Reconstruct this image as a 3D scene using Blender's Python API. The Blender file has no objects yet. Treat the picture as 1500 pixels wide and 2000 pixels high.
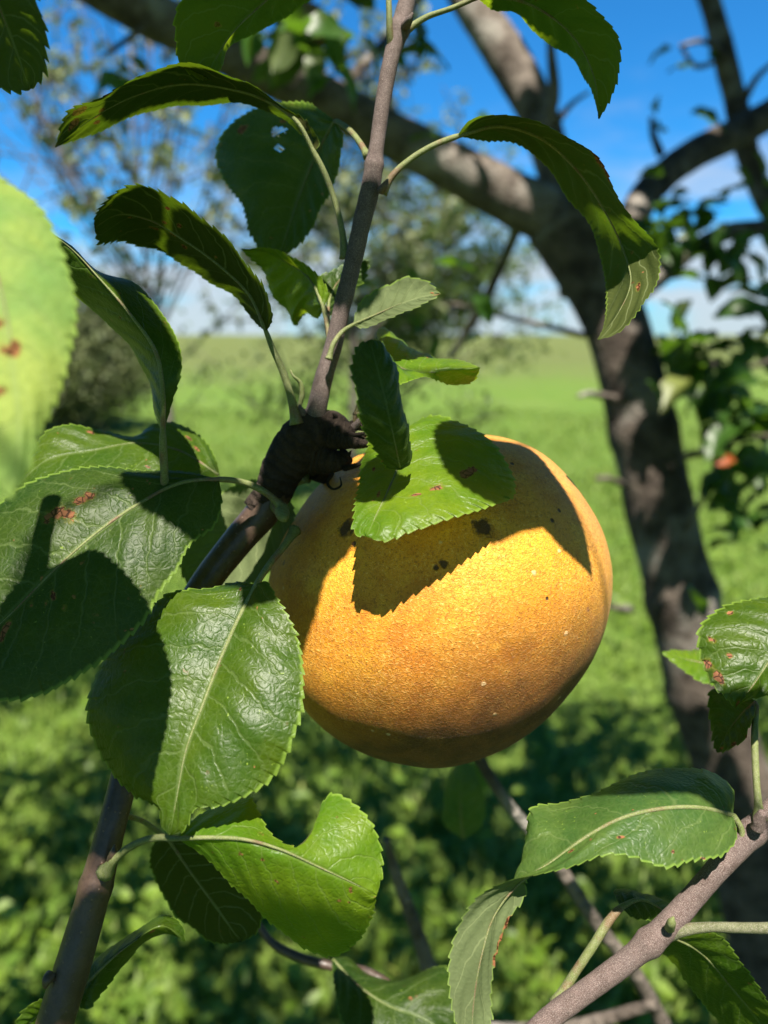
import bpy, math, random
import numpy as np
from mathutils import Vector

# ------------------------------------------------------------------ camera, sky, sun
C = bpy.context.scene
COL = C.collection
CAMZ = 1.35
PITCH = math.radians(12.93)
F = 1502.0                                       # focal length in photo pixels (1500 x 2000)
cam_d = bpy.data.cameras.new('camera'); cam = bpy.data.objects.new('camera', cam_d); COL.objects.link(cam)
cam.location = (0, 0, CAMZ); cam.rotation_euler = (math.pi/2 - PITCH, 0, 0)
cam_d.sensor_fit = 'VERTICAL'; cam_d.sensor_height = 24; cam_d.lens = 24*F/2000
cam_d.clip_start = 0.01; cam_d.clip_end = 2000
cam_d.dof.use_dof = True; cam_d.dof.focus_distance = 0.148
cam_d.dof.aperture_fstop = cam_d.lens/2.2        # lens opening 2.2 mm across
C.camera = cam

LIGHT = np.array([-60., 1085., -1992.]); LIGHT /= np.linalg.norm(LIGHT)
SUN = -LIGHT
elev = math.asin(SUN[2]); azim = math.atan2(SUN[0], SUN[1])
sd = bpy.data.lights.new('sun', 'SUN'); so = bpy.data.objects.new('sun', sd); COL.objects.link(so)
sd.energy = 5.0; sd.angle = math.radians(0.53); sd.color = (1.0, 0.93, 0.82)
so.rotation_euler = Vector(LIGHT).to_track_quat('-Z', 'Y').to_euler(); so.location = (0, -2, 4)

C.view_settings.view_transform = 'Standard'; C.view_settings.look = 'None'
C.view_settings.exposure = 1.52; C.view_settings.gamma = 1.0; C.view_settings.use_curve_mapping = False
C.render.engine = 'CYCLES'
C.cycles.max_bounces = 6; C.cycles.transparent_max_bounces = 4; C.cycles.transmission_bounces = 4
C.cycles.diffuse_bounces = 3; C.cycles.glossy_bounces = 2
try: C.cycles.use_denoising = True
except Exception: pass


class NT:
    """short-hand for building node trees"""
    def __init__(s, tree): s.t = tree; tree.nodes.clear()
    def n(s, typ, ins=None, **kw):
        nd = s.t.nodes.new(typ)
        for k, v in kw.items(): setattr(nd, k, v)
        for k, v in (ins or {}).items():
            sk = nd.inputs[k]
            if isinstance(v, bpy.types.NodeSocket): s.t.links.new(v, sk)
            else: sk.default_value = v
        return nd
    def m(s, op, a, b=0.0, c=None, clamp=False):
        ins = {0: a, 1: b}
        if c is not None: ins[2] = c
        return s.n('ShaderNodeMath', ins, operation=op, use_clamp=clamp).outputs[0]
    def mix(s, f, a, b, mode='MIX'):
        nd = s.n('ShaderNodeMix', data_type='RGBA', blend_type=mode)
        for i, v in ((0, f), (6, a), (7, b)):
            if isinstance(v, bpy.types.NodeSocket): s.t.links.new(v, nd.inputs[i])
            else: nd.inputs[i].default_value = v if i == 0 else (tuple(v)+(1,) if len(v) == 3 else v)
        return nd.outputs[2]
    def noise(s, vec, scale, detail=3, rough=.5, col=False):
        nd = s.n('ShaderNodeTexNoise', {'Vector': vec, 'Scale': scale, 'Detail': detail, 'Roughness': rough})
        return nd.outputs[1 if col else 0]
    def vor(s, vec, scale, feature='DISTANCE_TO_EDGE', out=0):
        return s.n('ShaderNodeTexVoronoi', {'Vector': vec, 'Scale': scale}, feature=feature).outputs[out]
    def ss(s, x, a, b, ta=0.0, tb=1.0):
        return s.n('ShaderNodeMapRange', {0: x, 1: a, 2: b, 3: ta, 4: tb}, interpolation_type='SMOOTHSTEP').outputs[0]
    def link(s, a, b): s.t.links.new(a, b)


w = bpy.data.worlds.new('World'); C.world = w; w.use_nodes = True
nt = NT(w.node_tree)
sky = nt.n('ShaderNodeTexSky', sky_type='NISHITA', sun_disc=False, sun_elevation=elev, sun_rotation=azim,
           air_density=1.0, dust_density=0.15, ozone_density=2.5, altitude=200)
tc = nt.n('ShaderNodeTexCoord').outputs['Generated']
xyz = nt.n('ShaderNodeSeparateXYZ', {0: tc})
zz = nt.m('MAXIMUM', xyz.outputs[2], 0.03)
k = nt.m('DIVIDE', 1.0, nt.m('ADD', zz, 0.10))
cv = nt.n('ShaderNodeCombineXYZ', {0: nt.m('MULTIPLY', xyz.outputs[0], k), 1: nt.m('MULTIPLY', xyz.outputs[1], k), 2: 3.7})
n1 = nt.noise(cv.outputs[0], 1.15, 7, .58)
n2 = nt.noise(cv.outputs[0], .45, 3, .5)
low = nt.ss(xyz.outputs[2], 0.30, 0.02)
cl = nt.ss(nt.m('ADD', nt.m('ADD', nt.m('MULTIPLY', n1, .75), nt.m('MULTIPLY', n2, .35)), nt.m('MULTIPLY', low, .26)), .60, .86)
cl = nt.m('MULTIPLY', cl, nt.ss(xyz.outputs[2], .40, .06, .12, 1.0))
gain = nt.mix(1.0, sky.outputs[0], (0.17, 0.78, 1.24), 'MULTIPLY')
skyc = nt.mix(nt.m('MULTIPLY', cl, .88), gain, (4.7, 5.1, 5.5))
bg = nt.n('ShaderNodeBackground', {0: skyc, 1: 0.050})
nt.link(bg.outputs[0], nt.n('ShaderNodeOutputWorld').inputs[0])

# ------------------------------------------------------------------ pixel <-> world
CP = np.array([0, 0, CAMZ])
FW = np.array([0, math.cos(PITCH), -math.sin(PITCH)]); UP = np.array([0, math.sin(PITCH), math.cos(PITCH)])
RT = np.array([1., 0, 0])
def W(p):
    """(x, y) in the photo and depth in cm -> world metres"""
    p = np.asarray(p, float); d = p[..., 2:3]/100
    return CP + d*(FW + (p[..., 0:1]-750)/F*RT - (p[..., 1:2]-1000)/F*UP)
def px(P):
    q = np.asarray(P, float)-CP; d = q@FW
    dd = np.where(np.abs(d) < 1e-6, 1e-6, d)
    return 750+F*(q@RT)/dd, 1000-F*(q@UP)/dd, d

rng = np.random.default_rng(7); random.seed(7)

# ------------------------------------------------------------------ helpers
def catmull(P, n, closed=False):
    P = np.asarray(P, float)
    if len(P) == 2: return P[0]+(P[1]-P[0])*np.linspace(0, 1, n)[:, None]
    seg = np.linalg.norm(np.diff(P[:, :2], axis=0), axis=1)+1e-6
    t = np.concatenate([[0], np.cumsum(seg)]); t /= t[-1]
    ext = np.vstack([2*P[0]-P[1], P, 2*P[-1]-P[-2]])
    te = np.concatenate([[-t[1]], t, [2-t[-2]]])
    u = np.linspace(0, 1, n); out = np.zeros((n, P.shape[1]))
    idx = np.clip(np.searchsorted(t, u, side='right')-1, 0, len(P)-2)
    for k_ in range(n):
        i = idx[k_]; t0, t1, t2, t3 = te[i:i+4]; p0, p1, p2, p3 = ext[i:i+4]; x = u[k_]
        h = t2-t1; s = (x-t1)/h
        m1 = ((p2-p1)/(t2-t1)-(p2-p0)/(t2-t0)+(p1-p0)/(t1-t0))*h
        m2 = ((p3-p2)/(t3-t2)-(p3-p1)/(t3-t1)+(p2-p1)/(t2-t1))*h
        out[k_] = (2*s**3-3*s**2+1)*p1+(s**3-2*s**2+s)*m1+(-2*s**3+3*s**2)*p2+(s**3-s**2)*m2
    return out

def link(name, V, Fc, mat, parent=None, origin=None, uv=None, attrs=None, smooth=True):
    V = np.asarray(V, float)
    o0 = np.array(parent['_o']) if (parent is not None and '_o' in parent) else (np.array(origin) if origin is not None else V.mean(0))
    me = bpy.data.meshes.new(name)
    me.from_pydata((V-o0).tolist(), [], [tuple(int(i) for i in f) for f in Fc])
    if smooth: me.polygons.foreach_set('use_smooth', [True]*len(me.polygons))
    if uv is not None:
        l = me.uv_layers.new(name='UVMap'); vi = np.zeros(len(me.loops), int); me.loops.foreach_get('vertex_index', vi)
        l.data.foreach_set('uv', np.asarray(uv, float)[vi].ravel())
    for an, av in (attrs or {}).items():
        a = me.attributes.new(an, 'FLOAT', 'POINT'); a.data.foreach_set('value', np.asarray(av, float))
    me.materials.append(mat); me.update()
    o = bpy.data.objects.new(name, me); COL.objects.link(o)
    if parent is not None: o.parent = parent; o['_o'] = [float(q_) for q_ in o0]
    else: o.location = o0; o['_o'] = [float(q_) for q_ in o0]
    return o

def thing(name, label, cat, loc, group=None):
    o = bpy.data.objects.new(name, None); COL.objects.link(o); o.location = loc
    o.empty_display_size = .01
    o['_o'] = list(map(float, loc)); o['label'] = label; o['category'] = cat
    if group: o['group'] = group
    return o
def tag(o, label=None, cat=None, group=None, kind=None):
    for k_, v in (('label', label), ('category', cat), ('group', group), ('kind', kind)):
        if v: o[k_] = v
    return o

def vnoise(p, seed=0):
    """cheap smooth pseudo noise for arrays of points"""
    r = np.random.default_rng(seed); s = np.zeros(len(p))
    for k_ in range(7):
        d = r.normal(size=3)*(1+.5*k_); s += np.sin(p@d+r.uniform(0, 6.28))/(1+.45*k_)
    return s/3

def tube_geo(P, R, nseg=12, rough=0., seed=0, cap=True, nscale=1.0):
    P = np.asarray(P, float); R = np.asarray(R, float); n = len(P)
    T = np.gradient(P, axis=0); T /= np.linalg.norm(T, axis=1)[:, None]+1e-12
    a = np.array([0, 0, 1.]) if abs(T[0][2]) < .9 else np.array([1., 0, 0])
    N = np.cross(T[0], a); N /= np.linalg.norm(N); V = []; UV = []
    s = np.concatenate([[0], np.cumsum(np.linalg.norm(np.diff(P, axis=0), axis=1))])
    for i in range(n):
        N = N-T[i]*(N@T[i]); N /= np.linalg.norm(N); B = np.cross(T[i], N)
        an = np.linspace(0, 2*math.pi, nseg, endpoint=False)
        D = np.cos(an)[:, None]*N+np.sin(an)[:, None]*B
        V.append(P[i]+D*R[i]); UV += [(s[i]/max(R.max(), 1e-9), k_/nseg) for k_ in range(nseg)]
    V = np.array(V)
    if rough:
        q = V.reshape(-1, 3); sc = nscale/max(R.mean(), 1e-6)
        dn = vnoise(q*sc, seed)+.6*vnoise(q*sc*2.7, seed+1)
        cen = np.repeat(P, nseg, 0); q = cen+(q-cen)*(1+rough*dn)[:, None]; V = q.reshape(V.shape)
    Fc = []
    for i in range(n-1):
        for k_ in range(nseg):
            a0 = i*nseg+k_; b0 = i*nseg+(k_+1) % nseg
            Fc.append((a0, b0, b0+nseg, a0+nseg))
    V = V.reshape(-1, 3)
    if cap:
        V = np.vstack([V, P[0], P[-1]]); c0 = n*nseg; c1 = c0+1; UV += [(0, 0), (1, 0)]
        for k_ in range(nseg):
            Fc.append((c0, (k_+1) % nseg, k_)); Fc.append((c1, (n-1)*nseg+k_, (n-1)*nseg+(k_+1) % nseg))
    return V, Fc, UV

def tube(name, pts, mat, parent, nseg=14, rough=.05, seed=0, step=None, nscale=1.0, swell=None, cam_space=True):
    """pts: (x, y, depth cm, radius in photo pixels)"""
    pts = np.asarray(pts, float)
    L_ = np.sum(np.linalg.norm(np.diff(pts[:, :2], axis=0), axis=1)); r_ = max(pts[:, 3].mean(), 1)
    n = int(min(260, max(8, L_/(step or r_*.5))))
    c = catmull(pts, n); P = W(c[:, :3]); R = np.maximum(c[:, 3], .6)*c[:, 2]/100/F
    if swell is not None:
        u = np.linspace(0, 1, n)
        for (uc, wd, am) in swell: R = R*(1+am*np.exp(-((u-uc)/wd)**2))
    V, Fc, UV = tube_geo(P, R, nseg, rough, seed, nscale=nscale)
    return link(name, V, Fc, mat, parent, uv=UV)

def merge(geos):
    Vs, Fs, o = [], [], 0
    for V, Fc in geos:
        V = np.asarray(V, float); Vs.append(V); Fs += [tuple(i+o for i in f) for f in Fc]; o += len(V)
    return np.vstack(Vs), Fs

# ------------------------------------------------------------------ materials
KA = .615
def new_mat(name):
    m = bpy.data.materials.new(name); m.use_nodes = True
    return m, NT(m.node_tree)

def leaf_material(name, top=(.046, .110, .005), under=(.095, .120, .035), trans=(.17, .31, .012), tf=.34, rough=.40,
                  vein=(.22, .30, .10), spotc=(.16, .065, .03), scale=1.0, detail=True, specl=.25):
    top, under, trans, vein = (tuple(q_*KA for q_ in v_) for v_ in (top, under, trans, vein))
    m, t = new_mat(name)
    uvn = t.n('ShaderNodeTexCoord'); s = t.n('ShaderNodeSeparateXYZ', {0: uvn.outputs['UV']}); ob = uvn.outputs['Object']
    u, v = s.outputs[0], s.outputs[1]
    geo = t.n('ShaderNodeNewGeometry'); back = geo.outputs['Backfacing']
    wob = t.noise(ob, 260*scale, 2)
    side = t.m('GREATER_THAN', v, .5)
    a = t.m('ABSOLUTE', t.m('MULTIPLY', t.m('SUBTRACT', v, .5), 2.0))
    ww = t.m('SUBTRACT', u, t.m('MULTIPLY', t.m('POWER', a, 1.25), .20))
    ww = t.m('ADD', t.m('MULTIPLY', ww, 7.6), t.m('MULTIPLY', side, .42))
    ww = t.m('ADD', ww, t.m('MULTIPLY', t.m('SUBTRACT', wob, .5), .55))
    fr = t.m('ABSOLUTE', t.m('SUBTRACT', t.m('FRACT', ww), .5))
    veinm = t.m('MULTIPLY', t.ss(fr, .055, .012), t.ss(a, 1.02, .70))
    midm = t.ss(a, .050, .018)
    big = t.noise(ob, 90*scale, 3)
    fine = t.noise(ob, 900*scale, 3, .6)
    cellv = t.n('ShaderNodeVectorMath', {0: ob, 1: t.n('ShaderNodeVectorMath', {0: t.noise(ob, 500*scale, 2, .5, True), 'Scale': .0012/scale}, operation='SCALE').outputs[0]}, operation='ADD').outputs[0]
    cell = t.vor(cellv, 780*scale)
    cell2 = t.vor(cellv, 300*scale)
    net = t.m('ADD', t.m('MULTIPLY', t.ss(cell, .10, .0), .45), t.m('MULTIPLY', t.ss(cell2, .05, .0), .55), clamp=True)
    vv = t.m('MAXIMUM', t.m('MULTIPLY', veinm, .75), midm)
    tp = t.mix(t.ss(big, .3, .7), top, tuple(c*f for c, f in zip(top, (1.9, 1.35, 1.2))))
    tp = t.mix(t.m('MULTIPLY', t.ss(fine, .3, .8), .35), tp, tuple(c*.55 for c in top))
    # pale flecks
    fl = t.m('MULTIPLY', t.ss(t.noise(ob, 1700*scale, 2), .66, .74), t.ss(t.noise(ob, 160*scale, 2), .50, .68))
    tp = t.mix(t.m('MULTIPLY', fl, .65), tp, (.30, .42, .06))
    tp = t.mix(t.m('MULTIPLY', net, .22), tp, vein)
    tp = t.mix(t.m('MULTIPLY', vv, .42), tp, vein)
    un = t.mix(t.ss(big, .3, .7), under, tuple(c*.72 for c in under))
    un = t.mix(t.m('MULTIPLY', net, .35), un, tuple(c*.55 for c in under))
    un = t.mix(t.m('MULTIPLY', vv, .38), un, (.26, .30, .14))
    colr = t.mix(back, tp, un)
    rim = t.ss(a, .955, .985)
    colr = t.mix(t.m('MULTIPLY', rim, .5), colr, (.22, .34, .05))
    sp = t.n('ShaderNodeAttribute', attribute_name='spots').outputs['Fac']
    spn = t.m('ADD', sp, t.m('MULTIPLY', t.m('SUBTRACT', t.noise(ob, 1100*scale, 3, .6), .5), .9))
    spm = t.ss(spn, .46, .56)
    spcol = t.mix(t.ss(cell, .02, .16), tuple(c*.3 for c in spotc), t.mix(t.noise(ob, 800*scale), tuple(c*.8 for c in spotc), tuple(min(1, c*2.6) for c in spotc)))
    tiny = t.m('MULTIPLY', t.ss(t.noise(ob, 520*scale, 1), .735, .76), t.ss(t.noise(ob, 60*scale, 1), .45, .6))
    halo = t.ss(spn, .22, .5)
    colr = t.mix(t.m('MULTIPLY', halo, .35), colr, (.24, .20, .03))
    colr = t.mix(t.m('MAXIMUM', spm, tiny), colr, spcol)
    # relief
    h = t.m('ADD', t.m('MULTIPLY', vv, -1.0), t.m('MULTIPLY', t.ss(cell, 0, .25), .32))
    h = t.m('ADD', h, t.m('MULTIPLY', t.ss(cell2, 0, .3), .26))
    h = t.m('ADD', h, t.m('MULTIPLY', fine, .8))
    h = t.m('MULTIPLY', h, t.m('SUBTRACT', 1.0, t.m('MULTIPLY', back, 1.7)))
    h = t.m('SUBTRACT', h, t.m('MULTIPLY', spm, .8))
    bump = t.n('ShaderNodeBump', {'Strength': .42, 'Distance': .00028/scale, 'Height': h})
    rr = t.m('ADD', t.m('MULTIPLY', back, .3), t.m('ADD', rough, t.m('MULTIPLY', t.m('ADD', spm, t.m('MULTIPLY', t.m('SUBTRACT', fine, .5), .5)), .3)))
    p = t.n('ShaderNodeBsdfPrincipled', {'Base Color': colr, 'Roughness': rr, 'Normal': bump.outputs[0]})
    t.link(t.m('MULTIPLY', t.m('SUBTRACT', 1.0, t.m('MULTIPLY', back, .8)), specl), p.inputs['Specular IOR Level'])
    tcol = t.mix(t.m('MULTIPLY', t.m('MAXIMUM', vv, t.m('MULTIPLY', net, .5)), .35), trans, tuple(c*.5 for c in trans))
    tcol = t.mix(spm, tcol, (.10, .035, .01))
    tcol = t.mix(t.m('MULTIPLY', t.ss(big, .35, .7), .5), tcol, tuple(c*f for c, f in zip(trans, (1.6, 1.25, 1))))
    tr = t.n('ShaderNodeBsdfTranslucent', {'Color': tcol, 'Normal': bump.outputs[0]})
    mx = t.n('ShaderNodeMixShader', {0: tf, 1: p.outputs[0], 2: tr.outputs[0]})
    t.link(mx.outputs[0], t.n('ShaderNodeOutputMaterial').inputs[0])
    return m

def simple_leaf(name, top, under, trans, tf=.35, rough=.45):
    top, under, trans = (tuple(q_*KA for q_ in v_) for v_ in (top, under, trans))
    m, t = new_mat(name)
    geo = t.n('ShaderNodeNewGeometry'); ob = t.n('ShaderNodeTexCoord').outputs['Object']
    oi = t.n('ShaderNodeObjectInfo').outputs['Random']
    rnd = t.m('ADD', t.m('MULTIPLY', geo.outputs['Random Per Island'], .8), t.m('MULTIPLY', oi, .2))
    nz = t.noise(ob, 40, 3)
    c = t.mix(geo.outputs['Backfacing'], top, under)
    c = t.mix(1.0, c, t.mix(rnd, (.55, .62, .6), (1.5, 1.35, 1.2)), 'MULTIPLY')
    c = t.mix(t.m('MULTIPLY', t.ss(rnd, .90, .96), .7), c, (.26, .24, .05))
    c = t.mix(t.m('MULTIPLY', t.ss(nz, .6, .75), .4), c, (.16, .13, .05))
    p = t.n('ShaderNodeBsdfPrincipled', {'Base Color': c, 'Roughness': rough}); p.inputs['Specular IOR Level'].default_value = .4
    tr = t.n('ShaderNodeBsdfTranslucent', {'Color': tuple(trans)+(1,)})
    mx = t.n('ShaderNodeMixShader', {0: tf, 1: p.outputs[0], 2: tr.outputs[0]})
    t.link(mx.outputs[0], t.n('ShaderNodeOutputMaterial').inputs[0]); return m

def bark(name, c1, c2, c3, scale, bumpd, rough=.75, spec=.3, lent=0.0, rings=0.0, fuzz=0.0):
    m, t = new_mat(name)
    ob = t.n('ShaderNodeTexCoord'); o = ob.outputs['Object']; uv = t.n('ShaderNodeSeparateXYZ', {0: ob.outputs['UV']})
    a = t.noise(o, scale, 5, .62); b = t.noise(o, scale*5, 4, .6); g = t.noise(o, scale*.35, 3)
    c = t.mix(t.ss(a, .3, .7), c1, c2)
    c = t.mix(t.ss(g, .52, .68), c, c3)
    c = t.mix(t.m('MULTIPLY', t.ss(b, .45, .75), .5), c, tuple(x*.4 for x in c1))
    vz = t.vor(o, scale*2.2, 'F1')
    lm = t.m('MULTIPLY', t.ss(vz, .16, .08), lent)
    c = t.mix(lm, c, tuple(min(1, x*2.2) for x in c2))
    h = t.m('ADD', t.m('MULTIPLY', a, 1.0), t.m('MULTIPLY', b, .6)); h = t.m('ADD', h, t.m('MULTIPLY', lm, .8))
    if rings:
        rn = t.m('SINE', t.m('MULTIPLY', t.m('ADD', uv.outputs[0], t.m('MULTIPLY', a, .5)), 16))
        h = t.m('ADD', h, t.m('MULTIPLY', rn, rings)); c = t.mix(t.m('MULTIPLY', t.ss(rn, .3, 1), .35), c, tuple(x*.45 for x in c1))
    if fuzz:
        f = t.noise(o, scale*14, 2, .7); c = t.mix(t.m('MULTIPLY', t.ss(f, .45, .7), fuzz), c, (.42, .36, .33)); h = t.m('ADD', h, t.m('MULTIPLY', f, 1.2))
    bp = t.n('ShaderNodeBump', {'Strength': .9, 'Distance': bumpd, 'Height': h})
    p = t.n('ShaderNodeBsdfPrincipled', {'Base Color': c, 'Roughness': rough, 'Normal': bp.outputs[0]}); p.inputs['Specular IOR Level'].default_value = spec
    t.link(p.outputs[0], t.n('ShaderNodeOutputMaterial').inputs[0]); return m

M_LEAF = leaf_material('apple_leaf_surface')
M_LEAF2 = leaf_material('apple_leaf_yellow_green', top=(.105, .235, .010), trans=(.34, .54, .015), tf=.42, vein=(.28, .38, .10))
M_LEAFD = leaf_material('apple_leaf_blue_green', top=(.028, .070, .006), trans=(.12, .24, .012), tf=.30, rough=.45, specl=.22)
M_LEAFZ = leaf_material('apple_leaf_painted_sheen', top=(.24, .42, .10), trans=(.32, .60, .06), tf=.40, vein=(.34, .45, .15), rough=.7, specl=.15)  # pale tone paints the sunlit leaf's whitish sheen into its colour
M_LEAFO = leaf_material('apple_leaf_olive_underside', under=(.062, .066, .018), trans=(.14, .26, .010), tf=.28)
M_LEAFP = leaf_material('apple_leaf_pale_downy', top=(.06, .14, .03), under=(.20, .25, .11), trans=(.16, .34, .03), tf=.30)
M_PET = bark('petiole_green', (.095, .125, .025), (.14, .165, .05), (.12, .075, .03), 500, .0001, .6, .3, fuzz=.35)
M_PETD = bark('petiole_downy', (.07, .078, .03), (.12, .13, .065), (.10, .07, .04), 500, .0001, .7, .2, fuzz=.4)
M_TWIG = bark('young_shoot_bark', (.075, .051, .045), (.12, .088, .08), (.095, .072, .068), 420, .00018, .7, .3, lent=.5, fuzz=.30)
M_TWIG2 = bark('downy_shoot_bark', (.08, .051, .044), (.135, .092, .083), (.105, .073, .066), 500, .0002, .8, .2, lent=.35, fuzz=.5)
M_OLD = bark('smooth_older_shoot_bark', (.036, .021, .014), (.072, .046, .033), (.052, .04, .034), 260, .00015, .42, .5, lent=.7)
M_SPUR = bark('wrinkled_spur_bark', (.022, .015, .011), (.045, .032, .024), (.035, .025, .018), 420, .0005, .85, .2, rings=.5)
M_TRUNK = bark('trunk_bark', (.034, .026, .021), (.125, .10, .08), (.22, .20, .175), 34, .012, .85, .2, lent=.5)
M_LIMB = bark('limb_bark', (.060, .047, .038), (.19, .16, .135), (.27, .25, .22), 36, .009, .85, .2, lent=.4)
M_FAR = bark('far_bark', (.06, .05, .04), (.12, .10, .085), (.16, .14, .12), 14, .004, .9, .2)

# ------------------------------------------------------------------ the detailed leaf
def leaf(parent, M, L, R, pet=None, mat=None, bulge=.10, spots=(), holes=(), teeth=1.0, wave=.35, seed=0, label=None,
         shift=None, pet_mat=None, petw=None, pitch=.0021, rib=.62, name='leaf', rib_r=3.0, across=11):
    """M: midrib base->tip, L / R: the two margins (left / right seen on the upper face with the tip up);
       every point is (x, y, depth cm)."""
    M = np.asarray(M, float); L = np.vstack([M[:1], np.asarray(L, float), M[-1:]]); R = np.vstack([M[:1], np.asarray(R, float), M[-1:]])
    Mw = W(catmull(M, 60)); length = np.sum(np.linalg.norm(np.diff(Mw, axis=0), axis=1))
    per = max(np.sum(np.linalg.norm(np.diff(W(catmull(e, 60)), axis=0), axis=1)) for e in (L, R))
    n = int(np.clip(per/pitch*6, 60, 260))
    Mw, Lw, Rw = (W(catmull(e, n)) for e in (M, L, R))
    r = np.random.default_rng(seed+100); u = np.linspace(0, 1, n)
    sx = shift if shift is not None else np.zeros(3)
    def edge(E, ph):
        T = np.gradient(E, axis=0); T /= np.linalg.norm(T, axis=1)[:, None]+1e-9
        O = E-Mw; wd = np.linalg.norm(O, axis=1); O = O-T*np.sum(O*T, axis=1)[:, None]; O /= np.linalg.norm(O, axis=1)[:, None]+1e-9
        s = np.concatenate([[0], np.cumsum(np.linalg.norm(np.diff(E, axis=0), axis=1))])
        q = s/pitch+ph+.35*np.sin(s/pitch*.37+ph*5); f = q-np.floor(q); k_ = np.floor(q).astype(int)
        amp = (.55+.45*r.random(k_.max()+2))[k_]*teeth*.00078*np.clip(u*9, 0, 1)*np.clip((1-u)*14, 0.1, 1)
        saw = np.where(f < .82, f/.82, (1-f)/.18)
        return (O*(amp*saw)[:, None]+T*(amp*saw*.7)[:, None]), wd
    dL, wl = edge(Lw, r.random()); dR, wr = edge(Rw, r.random())
    V = np.zeros((2*across+1, n, 3)); A = np.zeros((2*across+1, n))
    wl_ = wl; 
    for j in range(-across, across+1):
        a = abs(j)/across; a = a**.85; A[j+across] = a*(1 if j > 0 else -1)
        E, dE, wd = (Lw, dL, wl) if j < 0 else (Rw, dR, wr)
        T = np.gradient(Mw, axis=0); Nn = np.cross(Rw-Lw, T); Nn /= np.linalg.norm(Nn, axis=1)[:, None]+1e-9
        base = Mw+(E-Mw)*a
        bl = bulge*4*a*(1-a)*wd
        side = 1 if j < 0 else -1
        wv = wave*.0010*(a**1.6)*(np.sin(u*17+seed*1.7+side*1.1)+.6*np.sin(u*31+seed*2.9+side))*np.clip(wd/.012, 0, 1)
        quilt = .00022*np.sin((u-.2*a**1.25)*7.6*2*math.pi+(0 if side > 0 else .42*2*math.pi))*np.sin(a*math.pi)
        V[j+across] = base+Nn*(bl+wv+quilt)[:, None]+dE*(a**9)
    V = V+sx
    idx = lambda j, i: j*n+i
    flat = V.reshape(-1, 3); UV = np.zeros((len(flat), 2)); UV[:, 0] = np.tile(u, 2*across+1); UV[:, 1] = A.ravel()*.5+.5
    sp = np.zeros(len(flat)); aspect = (wl.max()+wr.max())/2/max(length, 1e-6)
    for (su, sv, sr) in spots:
        d = np.sqrt((UV[:, 0]-su)**2+((A.ravel()-sv)*aspect)**2); sp = np.maximum(sp, np.exp(-(d/sr)**2)*1.05)
    Fc = []
    for j in range(2*across):
        for i in range(n-1):
            cu, cvv = u[i], (A[j, i]+A[j+1, i])/2
            if any(((cu-hu)**2+((cvv-hv)*aspect)**2) < hr*hr*(1+.4*math.sin(9*math.atan2(cvv-hv, cu-hu))) for hu, hv, hr in holes): continue
            Fc.append((idx(j, i), idx(j+1, i), idx(j+1, i+1), idx(j, i+1)))
    o = link(name, flat, Fc, mat or M_LEAF, parent, uv=UV, attrs={'spots': sp})
    if label: o['label'] = label
    # petiole running on as the raised midrib
    k_ = int(n*rib); ribs = Mw[2:k_:3]; pr = rib_r*M[0][2]/100/F
    if petw is not None:
        Pw = catmull(petw, 20)[:-1]; Pall = np.vstack([Pw, ribs]); Rall = np.concatenate([np.full(len(Pw), .0007), np.linspace(.0006, .00006, len(ribs))])
    elif pet is not None:
        pp = catmull(np.asarray(pet, float), 26); Pw = W(pp[:, :3]); Rr = pp[:, 3]*pp[:, 2]/100/F
        Pw = Pw[:-1]; Rr = Rr[:-1]*(1+.7*np.exp(-np.arange(25)/2.2))
        Pall = np.vstack([Pw, ribs]); Rall = np.concatenate([Rr, np.linspace(Rr[-1]*.8, .00006, len(ribs))])
    else:
        Pall = ribs; Rall = np.linspace(pr, .00006, len(ribs))
    Vt, Ft, UVt = tube_geo(Pall+sx, Rall, 8, .03, seed)
    link('petiole', Vt, Ft, pet_mat or M_PET, o, uv=UVt)
    return o

# ------------------------------------------------------------------ setting: ground
def ground():
    m, t = new_mat('meadow')
    o = t.n('ShaderNodeTexCoord').outputs['Object']; s = t.n('ShaderNodeSeparateXYZ', {0: o})
    a = t.noise(o, 2.2, 6, .6); b = t.noise(o, 14, 6, .7); g = t.noise(o, .35, 4, .55)
    c = t.mix(t.ss(b, .35, .65), (.072, .125, .018), (.132, .198, .034))
    c = t.mix(t.m('MULTIPLY', t.ss(a, .45, .65), .6), c, (.08, .16, .02))
    c = t.mix(t.m('MULTIPLY', t.ss(g, .5, .62), .45), c, (.132, .186, .04))
    far = t.ss(t.m('ADD', s.outputs[1], t.m('MULTIPLY', g, 12)), 22, 38)
    c = t.mix(far, c, t.mix(t.ss(b, .4, .6), (.078, .103, .027), (.123, .14, .045)))
    bp = t.n('ShaderNodeBump', {'Strength': 1.0, 'Distance': .05, 'Height': t.m('ADD', b, a)})
    p = t.n('ShaderNodeBsdfPrincipled', {'Base Color': c, 'Roughness': .9, 'Normal': bp.outputs[0]}); p.inputs['Specular IOR Level'].default_value = .1
    t.link(p.outputs[0], t.n('ShaderNodeOutputMaterial').inputs[0])
    ys = np.concatenate([np.linspace(-8, 30, 96), np.geomspace(31, 900, 50)]); xs = np.concatenate([-np.geomspace(900, 12, 24), np.linspace(-11, 11, 60), np.geomspace(12, 900, 24)])
    X, Y = np.meshgrid(xs, ys)
    Z = gz(X, Y); V = np.stack([X, Y, Z], -1).reshape(-1, 3); nx = len(xs); Fc = []
    for i in range(len(ys)-1):
        for j in range(nx-1): a0 = i*nx+j; Fc.append((a0, a0+1, a0+nx+1, a0+nx))
    g_ = link('ground', V, Fc, m, origin=(0, 0, 0)); tag(g_, 'bright green meadow rising to a low crest at the horizon', 'ground', kind='structure')
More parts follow.
